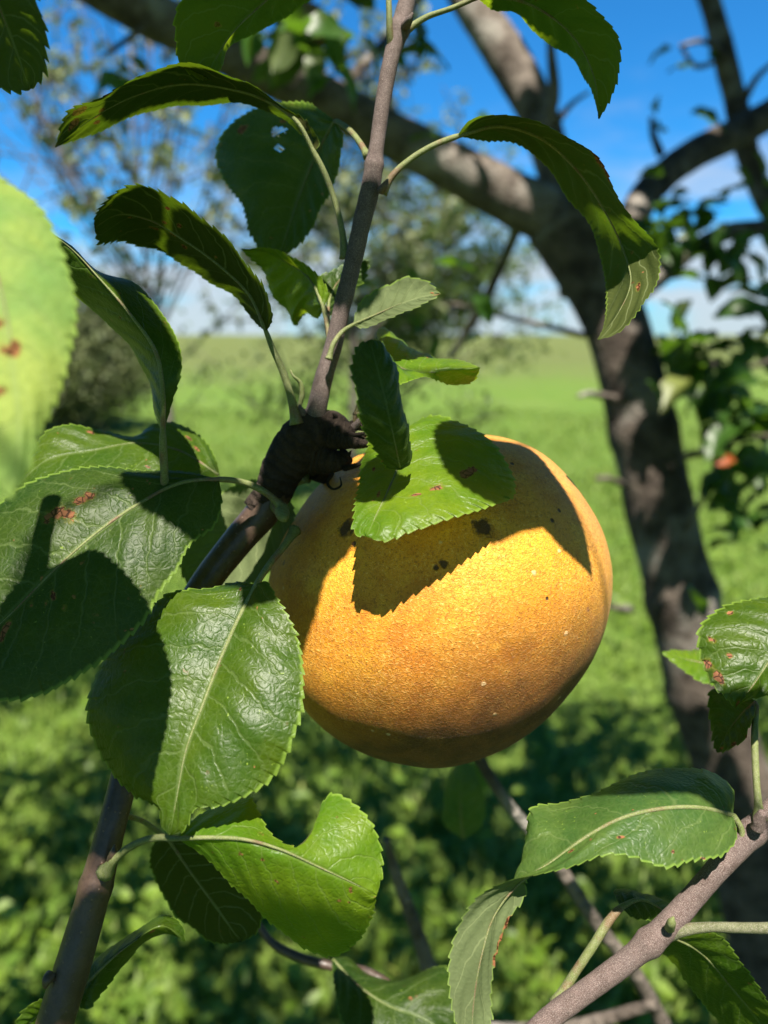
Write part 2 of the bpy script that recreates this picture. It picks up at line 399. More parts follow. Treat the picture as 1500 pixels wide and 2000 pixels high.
def gz(X, Y):
    r = np.clip((Y-16)/44, 0, 1); r = r*r*(3-2*r)
    return 1.36*r+.05*np.sin(X*.5+1)*np.sin(Y*.4)*np.clip(Y/8, 0, 1)*(1-r)+.02*np.sin(X*1.9+Y*.7)+r*.07*(np.sin(X*.8+Y*.3)+.6*np.sin(X*2.1+1))*np.clip(1.6-Y/60, 0, 1)
ground()

def blades():
    """grass: many narrow bent blades, and low broad-leaved weeds near the tree"""
    G = []; n = 46000
    y = .85+np.abs(rng.random(n))**1.5*13.5; x = (rng.random(n)-.5)*(1.3*y+1.2)
    z = gz(x, y); h = (.035+.06*rng.random(n))*(.7+.4*np.sin(x*2.3)*np.sin(y*1.7)+.3); an = rng.random(n)*6.28; wd = .0035+.004*rng.random(n)+.0006*y
    dx, dy = np.cos(an), np.sin(an); ln = (rng.random(n)*1.0)*h
    V = np.zeros((n, 5, 3))
    B = np.stack([x, y, z-.01], -1); S = np.stack([-dy, dx, 0*x], -1)*wd[:, None]; D = np.stack([dx, dy, 0*x], -1)*ln[:, None]; Hh = np.stack([0*x, 0*x, h], -1)
    V[:, 0] = B-S; V[:, 1] = B+S; V[:, 2] = B+S*.8+D*.35+Hh*.6; V[:, 3] = B-S*.8+D*.35+Hh*.6; V[:, 4] = B+D+Hh
    Fc = []
    for i in range(n): o = i*5; Fc += [(o, o+1, o+2, o+3), (o+3, o+2, o+4)]
    m = simple_leaf('grass_blades', (.20, .32, .045), (.20, .31, .055), (.38, .56, .07), .35, .6)
    g_ = link('grass', V.reshape(-1, 3), Fc, m, origin=(0, 0, 0), smooth=False)
    tag(g_, 'short sunlit meadow grass beyond the tree', 'grass', kind='stuff')
    n = 15000
    y = .75+rng.random(n)**1.25*4.4; x = (rng.random(n)-.5)*(1.6*y+1.6)
    cl = np.sin(x*5.1+np.sin(y*3.7)*2)*np.sin(y*6.3+np.sin(x*4.2)*1.7)+.5*np.sin(x*13+y*9)
    keep = cl > -.55+.5*np.clip((y-2.6)/2, 0, 1); x, y, cl = x[keep], y[keep], cl[keep]; n = len(x)
    z = gz(x, y)+.02+(.09+.10*np.clip(cl, 0, 1.5))*rng.random(n)
    s = .006+.026*rng.random(n)**1.8; an = rng.random(n)*6.28; ti = (rng.random((n, 2))-.5)*1.5
    prof = np.array([[-1, 0], [-.45, .55], [.25, .5], [1, 0], [.25, -.5], [-.45, -.55]])
    ax = np.stack([np.cos(an), np.sin(an), ti[:, 0]], -1); ax /= np.linalg.norm(ax, axis=1)[:, None]
    bx = np.stack([-np.sin(an), np.cos(an), ti[:, 1]], -1); bx /= np.linalg.norm(bx, axis=1)[:, None]
    V = np.stack([x, y, z], -1)[:, None]+s[:, None, None]*(prof[None, :, :1]*ax[:, None]+prof[None, :, 1:]*bx[:, None])
    V[:, (0, 3), 2] -= (s*.25)[:, None]
    Fc = []
    for i in range(n): o = i*6; Fc += [(o, o+5, o+4, o+3), (o, o+3, o+2, o+1)]
    m = simple_leaf('weed_leaves', (.17, .29, .022), (.18, .29, .04), (.40, .62, .04), .36, .5)
    g_ = link('ground_cover', V.reshape(-1, 3), Fc, m, origin=(0, 0, 0), smooth=False)
    tag(g_, 'low clumps of broad-leaved weeds in the dappled shade under the tree', 'weeds', kind='stuff')
blades()

# ------------------------------------------------------------------ orchard tree behind
small_meshes = []
def small_leaf_geo(l=.055, wd=.034, curl=.3, seed=0, nu=9):
    r = np.random.default_rng(seed); u = np.linspace(0, 1, nu); V = []; 
    for i, q in enumerate(u):
        hw = wd/2*math.sin(math.pi*min(1, q**.85))**.8 if 0 < q < 1 else 0.0
        zc = -curl*l*(q-.2)**2
        for a in (-1, -.5, 0, .5, 1): V.append((hw*a*(1+.08*(i % 2)), q*l, zc+abs(a)*hw*.45+.003*math.sin(q*11+a*2+seed)))
    Fc = []
    for i in range(nu-1):
        for j in range(4): a0 = i*5+j; Fc.append((a0, a0+1, a0+6, a0+5))
    return np.array(V), Fc
M_SM = simple_leaf('tree_leaves', (.045, .12, .016), (.12, .17, .07), (.18, .38, .02), .36, .42)
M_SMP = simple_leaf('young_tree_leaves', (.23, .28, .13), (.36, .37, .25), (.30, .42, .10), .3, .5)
M_SMB = simple_leaf('bush_leaves', (.08, .14, .03), (.14, .18, .06), (.26, .42, .05), .3, .5)
M_RUST = simple_leaf('rust_leaf', (.50, .11, .02), (.40, .10, .02), (.6, .12, .02), .4, .5)
M_SMO = simple_leaf('olive_tree_leaves', (.13, .165, .06), (.18, .20, .10), (.15, .22, .04), .25, .6)

def rot_frames(n, r, droop=.3):
    """random leaf orientations: y axis = leaf direction, z = upper face mostly up"""
    an = r.random(n)*6.28; el = (r.random(n)-.5)*1.6-droop
    Y = np.stack([np.cos(an)*np.cos(el), np.sin(an)*np.cos(el), np.sin(el)], -1)
    up = np.stack([r.normal(0, .45, n), r.normal(0, .45, n), np.ones(n)], -1)
    X = np.cross(Y, up); X /= np.linalg.norm(X, axis=1)[:, None]; Z = np.cross(X, Y)
    return X, Y, Z
def leaf_cloud(P, size, r, geo, droop=.3):
    V0, F0 = geo; n = len(P); X, Y, Z = rot_frames(n, r, droop); s = size*(.65+.6*r.random(n))
    V = P[:, None]+s[:, None, None]*(V0[None, :, :1]*X[:, None]+V0[None, :, 1:2]*Y[:, None]+V0[None, :, 2:3]*Z[:, None])
    k_ = len(V0); Fc = [tuple(i*k_+j for j in f) for i in range(n) for f in F0]
    return V.reshape(-1, 3), Fc

tb = W(np.array([1600., 2350., 108.])); tb[2] = 0
TREE = thing('apple_tree', 'grey-barked apple tree with forked limbs standing behind the golden apple', 'tree', (0.50, 1.16, 0))
def limb(name, pts, mat, rough=.06, seed=0, nseg=22, step=14, **kw): return tube(name, pts, mat, TREE, nseg, rough, seed, step, nscale=.5, **kw)
limb('trunk', [(1620, 2420, 118, 86), (1545, 2050, 112, 82), (1490, 1800, 108, 74), (1440, 1560, 106, 71), (1375, 1350, 104, 68), (1335, 1180, 103, 66), (1295, 1020, 102, 65), (1262, 860, 101, 63), (1230, 720, 100, 61), (1190, 600, 100, 61), (1140, 500, 100, 71), (1085, 425, 99, 68)], M_TRUNK, .05, 3, 40, 9,
     swell=[(.62, .016, .12), (.44, .018, .10), (.78, .016, .10), (.53, .01, .07)])
limb('limb', [(1150, 520, 101, 60), (1085, 432, 99, 58), (1000, 388, 97, 52), (880, 325, 94, 46), (760, 262, 91, 44), (640, 195, 88, 41), (530, 145, 85, 42), (400, 80, 82, 44), (280, 20, 79, 44), (160, -50, 76, 46), (0, -160, 72, 44)], M_LIMB, .05, 5)
limb('limb', [(1150, 560, 102, 58), (1105, 400, 103, 36), (1075, 300, 104, 36), (1040, 200, 105, 39), (985, 105, 106, 40), (930, 20, 107, 38), (870, -90, 108, 38), (800, -220, 110, 34)], M_LIMB, .06, 8)
limb('limb', [(1180, 560, 104, 44), (1225, 450, 108, 32), (1270, 370, 112, 30), (1340, 310, 116, 30), (1430, 265, 120, 30), (1540, 205, 124, 30), (1700, 140, 130, 26)], M_TRUNK, .06, 9)
limb('branch', [(1335, -120, 128, 20), (1385, 0, 128, 20), (1415, 110, 127, 22), (1437, 200, 127, 22), (1460, 300, 126, 22), (1500, 400, 125, 22), (1600, 520, 122, 24)], M_TRUNK, .08, 10, 14)
limb('branch', [(1215, 600, 103, 20), (1290, 540, 104, 18), (1350, 490, 106, 17), (1410, 458, 108, 17), (1500, 442, 112, 16), (1620, 420, 118, 14)], M_TRUNK, .08, 11, 12)
for i, p in enumerate([
    [(1100, 480, 98, 13), (1065, 250, 98, 13), (1082, 190, 97, 12), (1078, 120, 96, 10), (1072, 60, 96, 7), (1064, 20, 96, 4)],
    [(1020, 420, 100, 12), (1000, 470, 110, 11), (960, 560, 122, 10), (905, 660, 132, 8), (880, 700, 136, 6)],
    [(1140, 655, 100, 6), (1080, 640, 96, 6), (1000, 622, 92, 5), (940, 605, 90, 5), (860, 590, 88, 3)],
    [(590, 250, 86, 8), (655, 185, 100, 10), (720, 115, 110, 10), (780, 50, 118, 9), (830, -20, 124, 8)],
    [(1210, 780, 100, 8), (1170, 772, 92, 7), (1150, 768, 88, 6), (1130, 774, 84, 4)],
    [(1340, 890, 98, 8), (1390, 880, 96, 7), (1440, 860, 94, 6), (1520, 850, 92, 5)],
    [(1215, 945, 99, 7), (1190, 935, 94, 6), (1165, 935, 90, 5)],
    [(1290, 300, 115, 9), (1275, 260, 112, 7), (1272, 230, 110, 5)],
    [(1420, 110, 126, 6), (1370, 80, 120, 5), (1330, 90, 115, 4)],
    [(1445, 210, 126, 9), (1480, 150, 124, 6), (1540, 100, 122, 4)],
    [(1230, 1190, 103, 9), (1190, 1185, 96, 5), (1160, 1180, 90, 3)],
    [(560, 60, 84, 8), (600, 0, 80, 7), (640, -60, 76, 6)],
    [(300, 40, 79, 7), (230, 90, 76, 5), (200, 110, 74, 3)],
    [(1085, 240, 98, 9), (1120, 200, 100, 5), (1150, 180, 102, 3)],
    [(1330, 90, 128, 4), (1360, 130, 126, 5), (1400, 120, 126, 5)],
    [(1290, 660, 98, 8), (1360, 700, 92, 6), (1440, 720, 88, 5), (1520, 700, 86, 4)],
    [(1320, 1060, 100, 7), (1370, 980, 94, 5), (1400, 900, 90, 4)]]):
    limb('twig', p, M_TRUNK if i in (1, 3, 7, 8) else M_LIMB, .08, 20+i, 8, 14)

protos = []
for k_ in range(5):
    V0, F0 = small_leaf_geo(.050+.006*k_, .030+.003*(k_ % 3), .25+.25*k_/5, k_)
    me = bpy.data.meshes.new('leaf'); me.from_pydata(V0.tolist(), [], F0); me.polygons.foreach_set('use_smooth', [True]*len(F0)); me.materials.append(M_SM); protos.append(me)
def tree_leaf(x, y, d, s, dirx, diry, face=None, r=rng):
    """one leaf of the tree behind: pixel spot of its base, size factor, direction it points in the picture"""
    o = bpy.data.objects.new('leaf', protos[int(r.integers(0, 5))]); COL.objects.link(o); o.parent = TREE
    P = W(np.array([x, y, d], float))-np.array(TREE['_o']); o.location = P
    Y = RT*dirx-UP*diry+FW*r.normal(0, .5); Y /= np.linalg.norm(Y)
    up = np.array([r.normal(0, .5), r.normal(-.35, .5), 1.0]) if face is None else np.array(face, float)
    X = np.cross(Y, up); X /= np.linalg.norm(X); Z = np.cross(X, Y)
    from mathutils import Matrix
    o.rotation_euler = Matrix(((X[0], Y[0], Z[0]), (X[1], Y[1], Z[1]), (X[2], Y[2], Z[2]))).to_euler(); o.scale = (s, s, s); return o
r1 = np.random.default_rng(12)
for (cx, cy, sx_, sy_, n, d0, d1, s0) in [(1300, 420, 75, 60, 15, 98, 112, .75), (1400, 470, 80, 60, 14, 98, 112, .7), (1470, 360, 50, 60, 6, 100, 115, .6),
                                      (1370, 700, 90, 60, 12, 84, 98, .95), (1450, 820, 70, 80, 12, 84, 98, .95), (1430, 930, 60, 50, 5, 84, 98, .9),
                                      (1340, 90, 60, 30, 2, 118, 126, .6), (1300, 215, 60, 20, 2, 112, 118, .6), (1400, 225, 50, 20, 2, 112, 120, .5),
                                      (230, 130, 50, 30, 4, 72, 80, .8), (620, 90, 60, 60, 9, 60, 74, .75), (740, 50, 30, 40, 3, 70, 80, .8), (820, 60, 40, 40, 3, 60, 80, .8), (900, 260, 50, 40, 2, 80, 90, .6)]:
    for _ in range(n):
        an = r1.uniform(0, 6.28)
        tree_leaf(cx+r1.normal(0, sx_*.55), cy+r1.normal(0, sy_*.55), r1.uniform(d0, d1), s0*r1.uniform(.7, 1.2), math.cos(an), math.sin(an)*.6+.5, r=r1)
for (x, y, d, s, ax, ay) in [(925, 570, 62, .42, .5, .6), (845, 515, 70, .75, 1, .1), (1330, 660, 80, .9, -.3, -.6), (1395, 620, 85, .8, 1, -.3), (1320, 615, 85, .7, .5, .8),
                             (1345, 1150, 70, .75, .4, .4), (1400, 985, 90, .9, .6, .5), (1380, 950, 90, 1.0, 1, .15), (1355, 130, 95, .6, -1, -.1), (940, 1480, 90, 1.1, -.3, 1),
                             (1280, 250, 110, .7, .9, -.6)]:
    tree_leaf(x, y, d, s, ax, ay, r=r1)

o_ = tree_leaf(1392, 902, 86, .45, 1, -.15, face=(0, -1, .5), r=r1); o_.data = protos[1].copy(); o_.data.materials[0] = M_RUST; o_['label'] = 'small orange red leaf to the right of the trunk'
# crown over and behind the camera: everything here is above or beside the picture
def crown():
    r = np.random.default_rng(5); n = 17000
    P = np.stack([r.uniform(-1.7, 2.0, n), r.uniform(-1.5, 1.5, n), r.uniform(1.95, 3.1, n)], -1)
    x, y, d = px(P); inside = (d > 0) & (x > -260) & (x < 1760) & (y > -320) & (y < 2200); P = P[~inside]
    cl = vnoise(P*3.1, 3); P = P[cl > -.12]
    ex = []                                      # unseen leaf clumps added along sun rays to dapple trunk and limbs
    for (cx, cy, dd, k_) in [(1240, 700, 100, 9), (1295, 760, 100, 9), (1215, 770, 100, 7), (1270, 810, 100, 8), (1335, 880, 100, 9), (1320, 960, 100, 8), (1345, 1040, 101, 8), (1345, 1110, 101, 8), (1365, 1190, 103, 8), (1290, 1260, 103, 6),
                             (1410, 1400, 105, 9), (1380, 1450, 105, 9), (1430, 1520, 105, 9), (1480, 1640, 106, 10), (1440, 1700, 106, 8), (1510, 1760, 107, 9), (1480, 1850, 108, 9), (1540, 1950, 110, 9), (1100, 470, 99, 9), (1120, 480, 99, 14), (1075, 480, 99, 12), (1140, 440, 100, 12), (1175, 560, 100, 10), (1130, 560, 100, 8), (1055, 430, 98, 8), (1150, 510, 99, 8), (1120, 400, 100, 8), (1090, 340, 103, 7),
                             (935, 365, 95, 8), (960, 340, 95, 7), (785, 280, 91, 7), (720, 250, 90, 6), (640, 210, 88, 3), (450, 115, 83, 8), (390, 80, 81, 8), (340, 60, 80, 8), (290, 10, 79, 8), (240, 0, 78, 8), (930, 80, 107, 4), (972, 115, 106, 5), (1005, 160, 105, 7), (1060, 240, 104, 6), (1080, 300, 104, 6),
                             (1340, 320, 116, 8), (1400, 270, 118, 8), (1470, 240, 121, 8), (1290, 370, 114, 8), (1440, 220, 127, 7), (1400, 60, 128, 8), (1470, 330, 126, 8), (1350, 500, 106, 8), (1430, 460, 110, 8), (1290, 430, 104, 7), (1400, 480, 106, 8), (1440, 720, 92, 7), (1370, 680, 92, 7), (1440, 900, 92, 5)]:
        T = W(np.array([cx, cy, dd], float))
        for _ in range(k_*6):
            q = T+SUN*r.uniform(.5, .95)+r.normal(0, .028, 3); a, b, d_ = px(q[None])
            if not (d_[0] > 0 and -200 < a[0] < 1700 and b[0] > -260): ex.append(q)
            if len(ex) and len(ex) % 997 == 0: pass
    n2 = 9000                                    # unseen low boughs added beside and behind the camera to block sky light
    Q = np.stack([r.uniform(-2.2, 2.2, n2), r.uniform(-1.9, 0.9, n2), r.uniform(.75, 2.3, n2)], -1)
    a, b, d_ = px(Q); Q = Q[~((d_ > -.05) & (a > -500) & (a < 2000) & (b > -500) & (b < 2500)) & (np.hypot(Q[:, 0], Q[:, 1]) > .55) & (vnoise(Q*2.6, 8) > -.15)]
    P = np.vstack([P, np.array(ex), Q])
    # keep the way of the sunlight open to the fruit, its leaves and the lit sides of trunk and limb
    def dist(T): q = P-T; return np.linalg.norm(q-np.outer(q@SUN, SUN), axis=1)
    keep = np.ones(len(P), bool)
    for (cx, cy, dd, rad) in [(850, 950, 14, .10), (900, 1200, 16, .12), (470, 1330, 14, .10), (600, 1640, 14, .08), (1300, 1800, 15, .10), (1130, 1620, 15, .09), (1440, 1280, 14, .09),
                              (1220, 580, 15.5, .08), (225, 1650, 14.5, .08), (755, 130, 15.5, .07), (745, 370, 15.5, .07), (220, 950, 15.5, .08), (350, 1080, 15, .08), (50, 600, 9, .09), (470, 1050, 18, .07), (380, 870, 18, .07), (650, 780, 16, .06),
                              (960, 1840, 14, .07), (1220, 860, 100, .062), (1240, 960, 100, .066), (1265, 1110, 100, .06), (1290, 1200, 103, .05), (1200, 630, 100, .055), (520, 130, 86, .07), (700, 225, 90, .05), (880, 310, 94, .06), (985, 385, 97, .045), (940, 20, 106, .08), (1040, 200, 106, .05), (1090, 240, 98, .05),
                              (1420, 820, 92, .08), (1330, 430, 104, .08), (1380, 1330, 104, .05), (1420, 1800, 104, .03), (960, 1520, 28, .07), (810, 1820, 34, .06), (900, 1560, 29, .06), (330, 30, 79, .04)]+[(gx, gy, 100*CAMZ/(math.sin(PITCH)+(gy-1000)/F*math.cos(PITCH)), gr) for gx, gy, gr in [(80, 1430, .22), (30, 1600, .1), (60, 1860, .14), (260, 1930, .12), (330, 1760, .1), (640, 1800, .09), (1250, 1330, .2), (1100, 1330, .2), (1000, 1500, .09), (1020, 1880, .12), (1230, 1950, .1), (1290, 1700, .08), (840, 1650, .07)]]:
        keep &= dist(W(np.array([cx, cy, dd], float))) > rad
    P = P[keep]
    vis = []                                     # outer leaves hanging in view right of the trunk and along the limbs
    for (cx, cy, sx_, sy_, n_, d0, d1) in [(1320, 430, 60, 50, 16, 98, 112), (1420, 480, 60, 45, 14, 98, 114), (1380, 540, 50, 40, 7, 98, 110), (1360, 690, 60, 45, 18, 84, 98), (1450, 780, 60, 70, 24, 84, 100), (1430, 880, 60, 50, 13, 84, 98), (1480, 640, 40, 50, 14, 90, 100),
                                              (1470, 1000, 40, 60, 10, 86, 100), (600, 60, 60, 50, 14, 62, 76), (560, 20, 60, 30, 8, 62, 76), (850, 640, 70, 60, 7, 95, 130), (760, 560, 60, 70, 5, 95, 130)]:
        q = np.stack([r.normal(cx, sx_*.7, n_), r.normal(cy, sy_*.7, n_), r.uniform(d0, d1, n_)], -1); vis.append(W(q))
    vis = np.vstack(vis)
    g = small_leaf_geo(.075, .046, .3, 2, 5); V, Fc = leaf_cloud(P, 1.0, r, g); V2, F2 = leaf_cloud(vis, .60, r, g); V, Fc = merge([(V, Fc), (V2, F2)])
    o = link('crown', V, Fc, M_SM, TREE)
crown()
# branches that carry the crown overhead
for i, p in enumerate([((.45, 1.0, 2.1), (.9, .2, 2.5), (.4, -.9, 2.9)), ((.0, .85, 1.95), (-.8, .1, 2.5), (-1.3, -.9, 2.9)), ((.3, 1.1, 2.0), (.5, .3, 2.6), (-.4, -.6, 3.0)), ((1.0, 1.1, 1.8), (1.5, .9, 2.4), (1.9, .2, 2.9))]):
    P = catmull(np.array(p), 24); V, Fc, UV = tube_geo(P, np.linspace(.03, .008, 24), 10, .05, i); link('branch', V, Fc, M_LIMB, TREE, uv=UV)

# ------------------------------------------------------------------ trees farther back
def far_tree(name, label, base, h, spread, n, geo, size, mat, seed, nbr=16, sparse=.0, crown_z=(.3, 1.0), trunk_r=.05):
    r = np.random.default_rng(seed); base = np.array(base, float); t_ = thing(name, label, 'tree', base, 'trees beyond the old apple tree')
    top = base+np.array([r.normal(0, .1), 0, h]); geos = []; spots = []
    P = catmull(np.array([base-(0, 0, .05), base+(0.04, 0, h*.3), base+(-.05, .05, h*.65), top]), 20)
    V, Fc, _ = tube_geo(P, np.linspace(trunk_r, trunk_r*.15, 20), 10, .06, seed); geos.append((V, Fc))
    for k_ in range(nbr):
        f = r.uniform(crown_z[0]*.6, .92); st = P[int(f*19)]; an = r.random()*6.28; ln = spread*(1.15-.5*f)*r.uniform(.6, 1.1)
        e = st+np.array([math.cos(an)*ln, math.sin(an)*ln, ln*r.uniform(.25, 1.0) if sparse < .7 else ln*r.uniform(.8, 2.0)]); mid = (st+e)/2+np.array([0, 0, -.06*ln])+r.normal(0, .04, 3)
        Q = catmull(np.array([st, mid, e]), 12); V, Fc, _ = tube_geo(Q, np.linspace(trunk_r*(.35 if sparse < .7 else .22), .003, 12), 6, .05, seed+k_); geos.append((V, Fc))
        spots.append(Q[3:])
        for _ in range(4):
            s2 = Q[r.integers(4, 11)]; e2 = s2+r.normal(0, ln*.28, 3)+np.array([0, 0, ln*.15]); Q2 = catmull(np.array([s2, (s2+e2)/2+r.normal(0, .02, 3), e2]), 8)
            V, Fc, _ = tube_geo(Q2, np.linspace(.006, .003, 8), 4, 0, 0); geos.append((V, Fc)); spots.append(Q2[1:])
    V, Fc = merge(geos); link('trunk', V, Fc, M_FAR, t_)
    S = np.vstack(spots); S = S[r.integers(0, len(S), n)]+r.normal(0, .018+.10*spread*(1-sparse), (n, 3))
    if sparse < .3:                              # full rounded crown down to the grass
        D_ = r.normal(size=(n, 3)); D_ /= np.linalg.norm(D_, axis=1)[:, None]; rad_ = (.55+.5*r.random(n))*(1+.22*vnoise(D_*3, seed))
        S = base+np.array([0, 0, h*.52])+D_*rad_[:, None]*np.array([spread, spread, h*.48])
    cl = vnoise(S*4.5, seed); S = S[cl > -.35+.25*sparse]
    V, Fc = leaf_cloud(S, size, r, geo); link('crown', V, Fc, mat, t_)
    return t_
g5 = small_leaf_geo(.05, .03, .3, 1, 5)
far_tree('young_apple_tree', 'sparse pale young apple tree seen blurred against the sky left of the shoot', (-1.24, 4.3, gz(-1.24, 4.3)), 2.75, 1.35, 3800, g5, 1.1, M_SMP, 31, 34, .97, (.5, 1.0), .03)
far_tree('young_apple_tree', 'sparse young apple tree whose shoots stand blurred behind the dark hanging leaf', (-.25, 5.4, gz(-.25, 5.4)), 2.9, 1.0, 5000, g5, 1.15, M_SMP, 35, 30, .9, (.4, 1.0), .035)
far_tree('young_apple_tree', 'leafy young apple tree in the meadow behind the curled leaves over the apple', (.0, 6.6, gz(.0, 6.6)), 2.0, 1.45, 12000, g5, 1.2, M_SMB, 37, 34, .45, (.05, 1.0), .04)
far_tree('orchard_tree', 'dark olive rounded orchard tree at the left edge of the meadow', (-4.35, 10.5, gz(-4.35, 10.5)), 1.95, 1.25, 16000, g5, 1.6, M_SMO, 41, 30, .0, (.15, 1.0), .09)

# ------------------------------------------------------------------ the apple
def apple():
    sil = [(1192, 1110), (1188, 1185), (1163, 1265), (1108, 1350), (1030, 1425), (940, 1472), (840, 1493), (750, 1482), (665, 1450), (595, 1390), (545, 1305), (518, 1210),
           (518, 1130), (535, 1072), (575, 1008), (612, 958), (660, 915), (720, 880), (790, 856), (870, 843), (955, 842), (1030, 862), (1090, 905), (1140, 965), (1175, 1035)]
    cx, cy, cd = 860., 1168., 18.2
    s = np.array(sil, float)-(cx, cy); th = np.arctan2(-s[:, 1], s[:, 0]); rr = np.hypot(s[:, 0], s[:, 1])*.972
    o = np.argsort(th); th, rr = th[o], rr[o]; th = np.concatenate([th-2*math.pi, th, th+2*math.pi]); rr = np.tile(rr, 3)
    nu, nv = 220, 130
    tt = np.linspace(-math.pi, math.pi, nu, endpoint=False)
    rt = np.interp(tt, th, rr)
    kern = np.exp(-(np.arange(-6, 7)/3.)**2); kern /= kern.sum(); rt = np.convolve(np.concatenate([rt[-6:], rt, rt[:6]]), kern, 'valid')
    cen = W(np.array([cx, cy, cd])); vd = cen-CP; vd /= np.linalg.norm(vd)
    r_ = np.cross(vd, UP); r_ /= np.linalg.norm(r_); u_ = np.cross(r_, vd)
    rs = cd/100/F*rt; Rz = .0375; V = []
    def pt(th_, ph):
        rad = np.interp(th_, tt, rs, period=2*math.pi)
        return math.sin(ph)*rad*(math.cos(th_)*r_+math.sin(th_)*u_)-math.cos(ph)*Rz*vd
    for j in range(nv+1):
        ph = math.pi*j/nv
        V.append(math.sin(ph)*rs[:, None]*(np.cos(tt)[:, None]*r_+np.sin(tt)[:, None]*u_)-math.cos(ph)*Rz*vd)
    V = np.array(V).reshape(-1, 3); D = V/np.linalg.norm(V, axis=1)[:, None]
    stemd = pt(math.radians(131), math.radians(108)); stemd /= np.linalg.norm(stemd)
    cald = pt(math.radians(-62), math.radians(128)); cald /= np.linalg.norm(cald)
    for dd, am, wd in ((stemd, .0075, 15), (cald, .005, 13)):
        ang = np.degrees(np.arccos(np.clip(D@dd, -1, 1))); V = V-dd*(am*np.exp(-(ang/wd)**2))[:, None]
        V = V+D*(.0012*np.exp(-((ang-26)/12)**2)*(1+np.cos(5*tt.repeat(1)[0])*0))[:, None]
    V = V*(1+.010*vnoise(D*2.2, 4)+.003*vnoise(D*7, 5))[:, None]
    Fc = []
    for j in range(nv):
        for i in range(nu): a = j*nu+i; b = j*nu+(i+1) % nu; Fc.append((a, a+nu, b+nu, b))
    # skin
    m, t = new_mat('russet_apple_skin')
    ob = t.n('ShaderNodeTexCoord').outputs['Object']
    big = t.noise(ob, 42, 4, .55); mid = t.noise(ob, 210, 4, .6); fine = t.noise(ob, 1500, 3, .65)
    gold, org, brn = (.65, .288, .016), (.44, .145, .009), (.048, .015, .005)
    c = t.mix(t.ss(t.m('ADD', t.m('MULTIPLY', big, .6), t.m('MULTIPLY', mid, .4)), .36, .60), org, gold)
    c = t.mix(t.m('MULTIPLY', t.ss(mid, .42, .68), .6), c, (.50, .18, .014))
    c = t.mix(t.m('MULTIPLY', t.ss(t.noise(ob, 130, 4, .65), .50, .70), .38), c, (.76, .43, .035))
    # russet, with the underside's shade painted in as deeper brown
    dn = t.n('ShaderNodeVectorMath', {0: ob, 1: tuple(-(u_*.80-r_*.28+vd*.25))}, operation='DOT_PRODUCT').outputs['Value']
    rus_shade = t.ss(t.m('ADD', dn, t.m('MULTIPLY', t.m('SUBTRACT', big, .5), .022)), .009, .029)
    c = t.mix(t.m('MULTIPLY', rus_shade, .94), c, t.mix(t.ss(mid, .35, .65), brn, (.13, .045, .012)))
    dr = t.n('ShaderNodeVectorMath', {0: ob, 1: tuple(r_*.75+u_*.55)}, operation='DOT_PRODUCT').outputs['Value']
    rus2 = t.ss(t.m('ADD', dr, t.m('MULTIPLY', t.m('SUBTRACT', mid, .5), .02)), .020, .042)
    c = t.mix(t.m('MULTIPLY', rus2, .55), c, (.50, .27, .10))
    vz = t.vor(ob, 620, 'DISTANCE_TO_EDGE'); warp = t.n('ShaderNodeVectorMath', {0: ob, 1: t.n('ShaderNodeVectorMath', {0: t.noise(ob, 700, 2, .5, True), 'Scale': .0016}, operation='SCALE').outputs[0]}, operation='ADD').outputs[0]
    net = t.vor(warp, 1500, 'DISTANCE_TO_EDGE'); netm = t.ss(net, .13, .02)
    patch = t.ss(t.noise(ob, 95, 3), .35, .65)
    c = t.mix(t.m('MULTIPLY', netm, t.m('MULTIPLY', t.m('SUBTRACT', 1.0, t.m('MULTIPLY', rus_shade, .7)), t.m('ADD', .10, t.m('MULTIPLY', patch, .34)))), c, t.mix(t.ss(fine, .4, .6), (.34, .13, .02), (.80, .48, .12)))
    c = t.mix(t.m('MULTIPLY', t.ss(fine, .60, .74), t.m('SUBTRACT', .34, t.m('MULTIPLY', rus_shade, .2))), c, (.90, .62, .24))
    c = t.mix(t.m('MULTIPLY', t.ss(fine, .46, .32), .6), c, (.22, .075, .012))
    # lenticels
    ln = t.vor(ob, 150, 'F1'); lm = t.ss(t.m('ADD', ln, t.m('MULTIPLY', t.m('SUBTRACT', fine, .5), .12)), .10, .05)
    c = t.mix(t.m('MULTIPLY', lm, .7), c, (.62, .42, .22))
    lm2 = t.ss(t.m('ADD', t.vor(t.n('ShaderNodeVectorMath', {0: ob, 1: (.3, .1, .2)}, operation='ADD').outputs[0], 95, 'F1'), t.m('MULTIPLY', t.m('SUBTRACT', fine, .5), .1)), .075, .045)
    c = t.mix(t.m('MULTIPLY', lm2, .75), c, (.15, .06, .03))
    # scabs where the photo has them
    surf = []
    def at(x, y):
        tx, ty = (x-cx)*cd/100/F, -(y-cy)*cd/100/F
        th_ = math.atan2(ty, tx); R_ = np.interp(th_, tt, rs, period=2*math.pi); q = min(.99, math.hypot(tx, ty)*.83/R_)
        return pt(th_, math.asin(q))
    dk = None
    for (x, y, r0) in [(672, 1030, .0021), (942, 1033, .0022), (866, 1105, .0009), (852, 1112, .0007), (1082, 1012, .0006), (1100, 990, .0005), (1066, 1168, .0004), (1008, 890, .0005), (690, 1062, .0006)]:
        p_ = at(x, y); dist = t.n('ShaderNodeVectorMath', {0: ob, 1: tuple(p_)}, operation='DISTANCE').outputs['Value']
        mk = t.ss(t.m('ADD', dist, t.m('MULTIPLY', t.m('SUBTRACT', t.noise(ob, 900, 2), .5), r0*1.2)), r0*1.15, r0*.6)
        dk = mk if dk is None else t.m('MAXIMUM', dk, mk)
    c = t.mix(t.m('MULTIPLY', dk, .92), c, (.035, .016, .010))
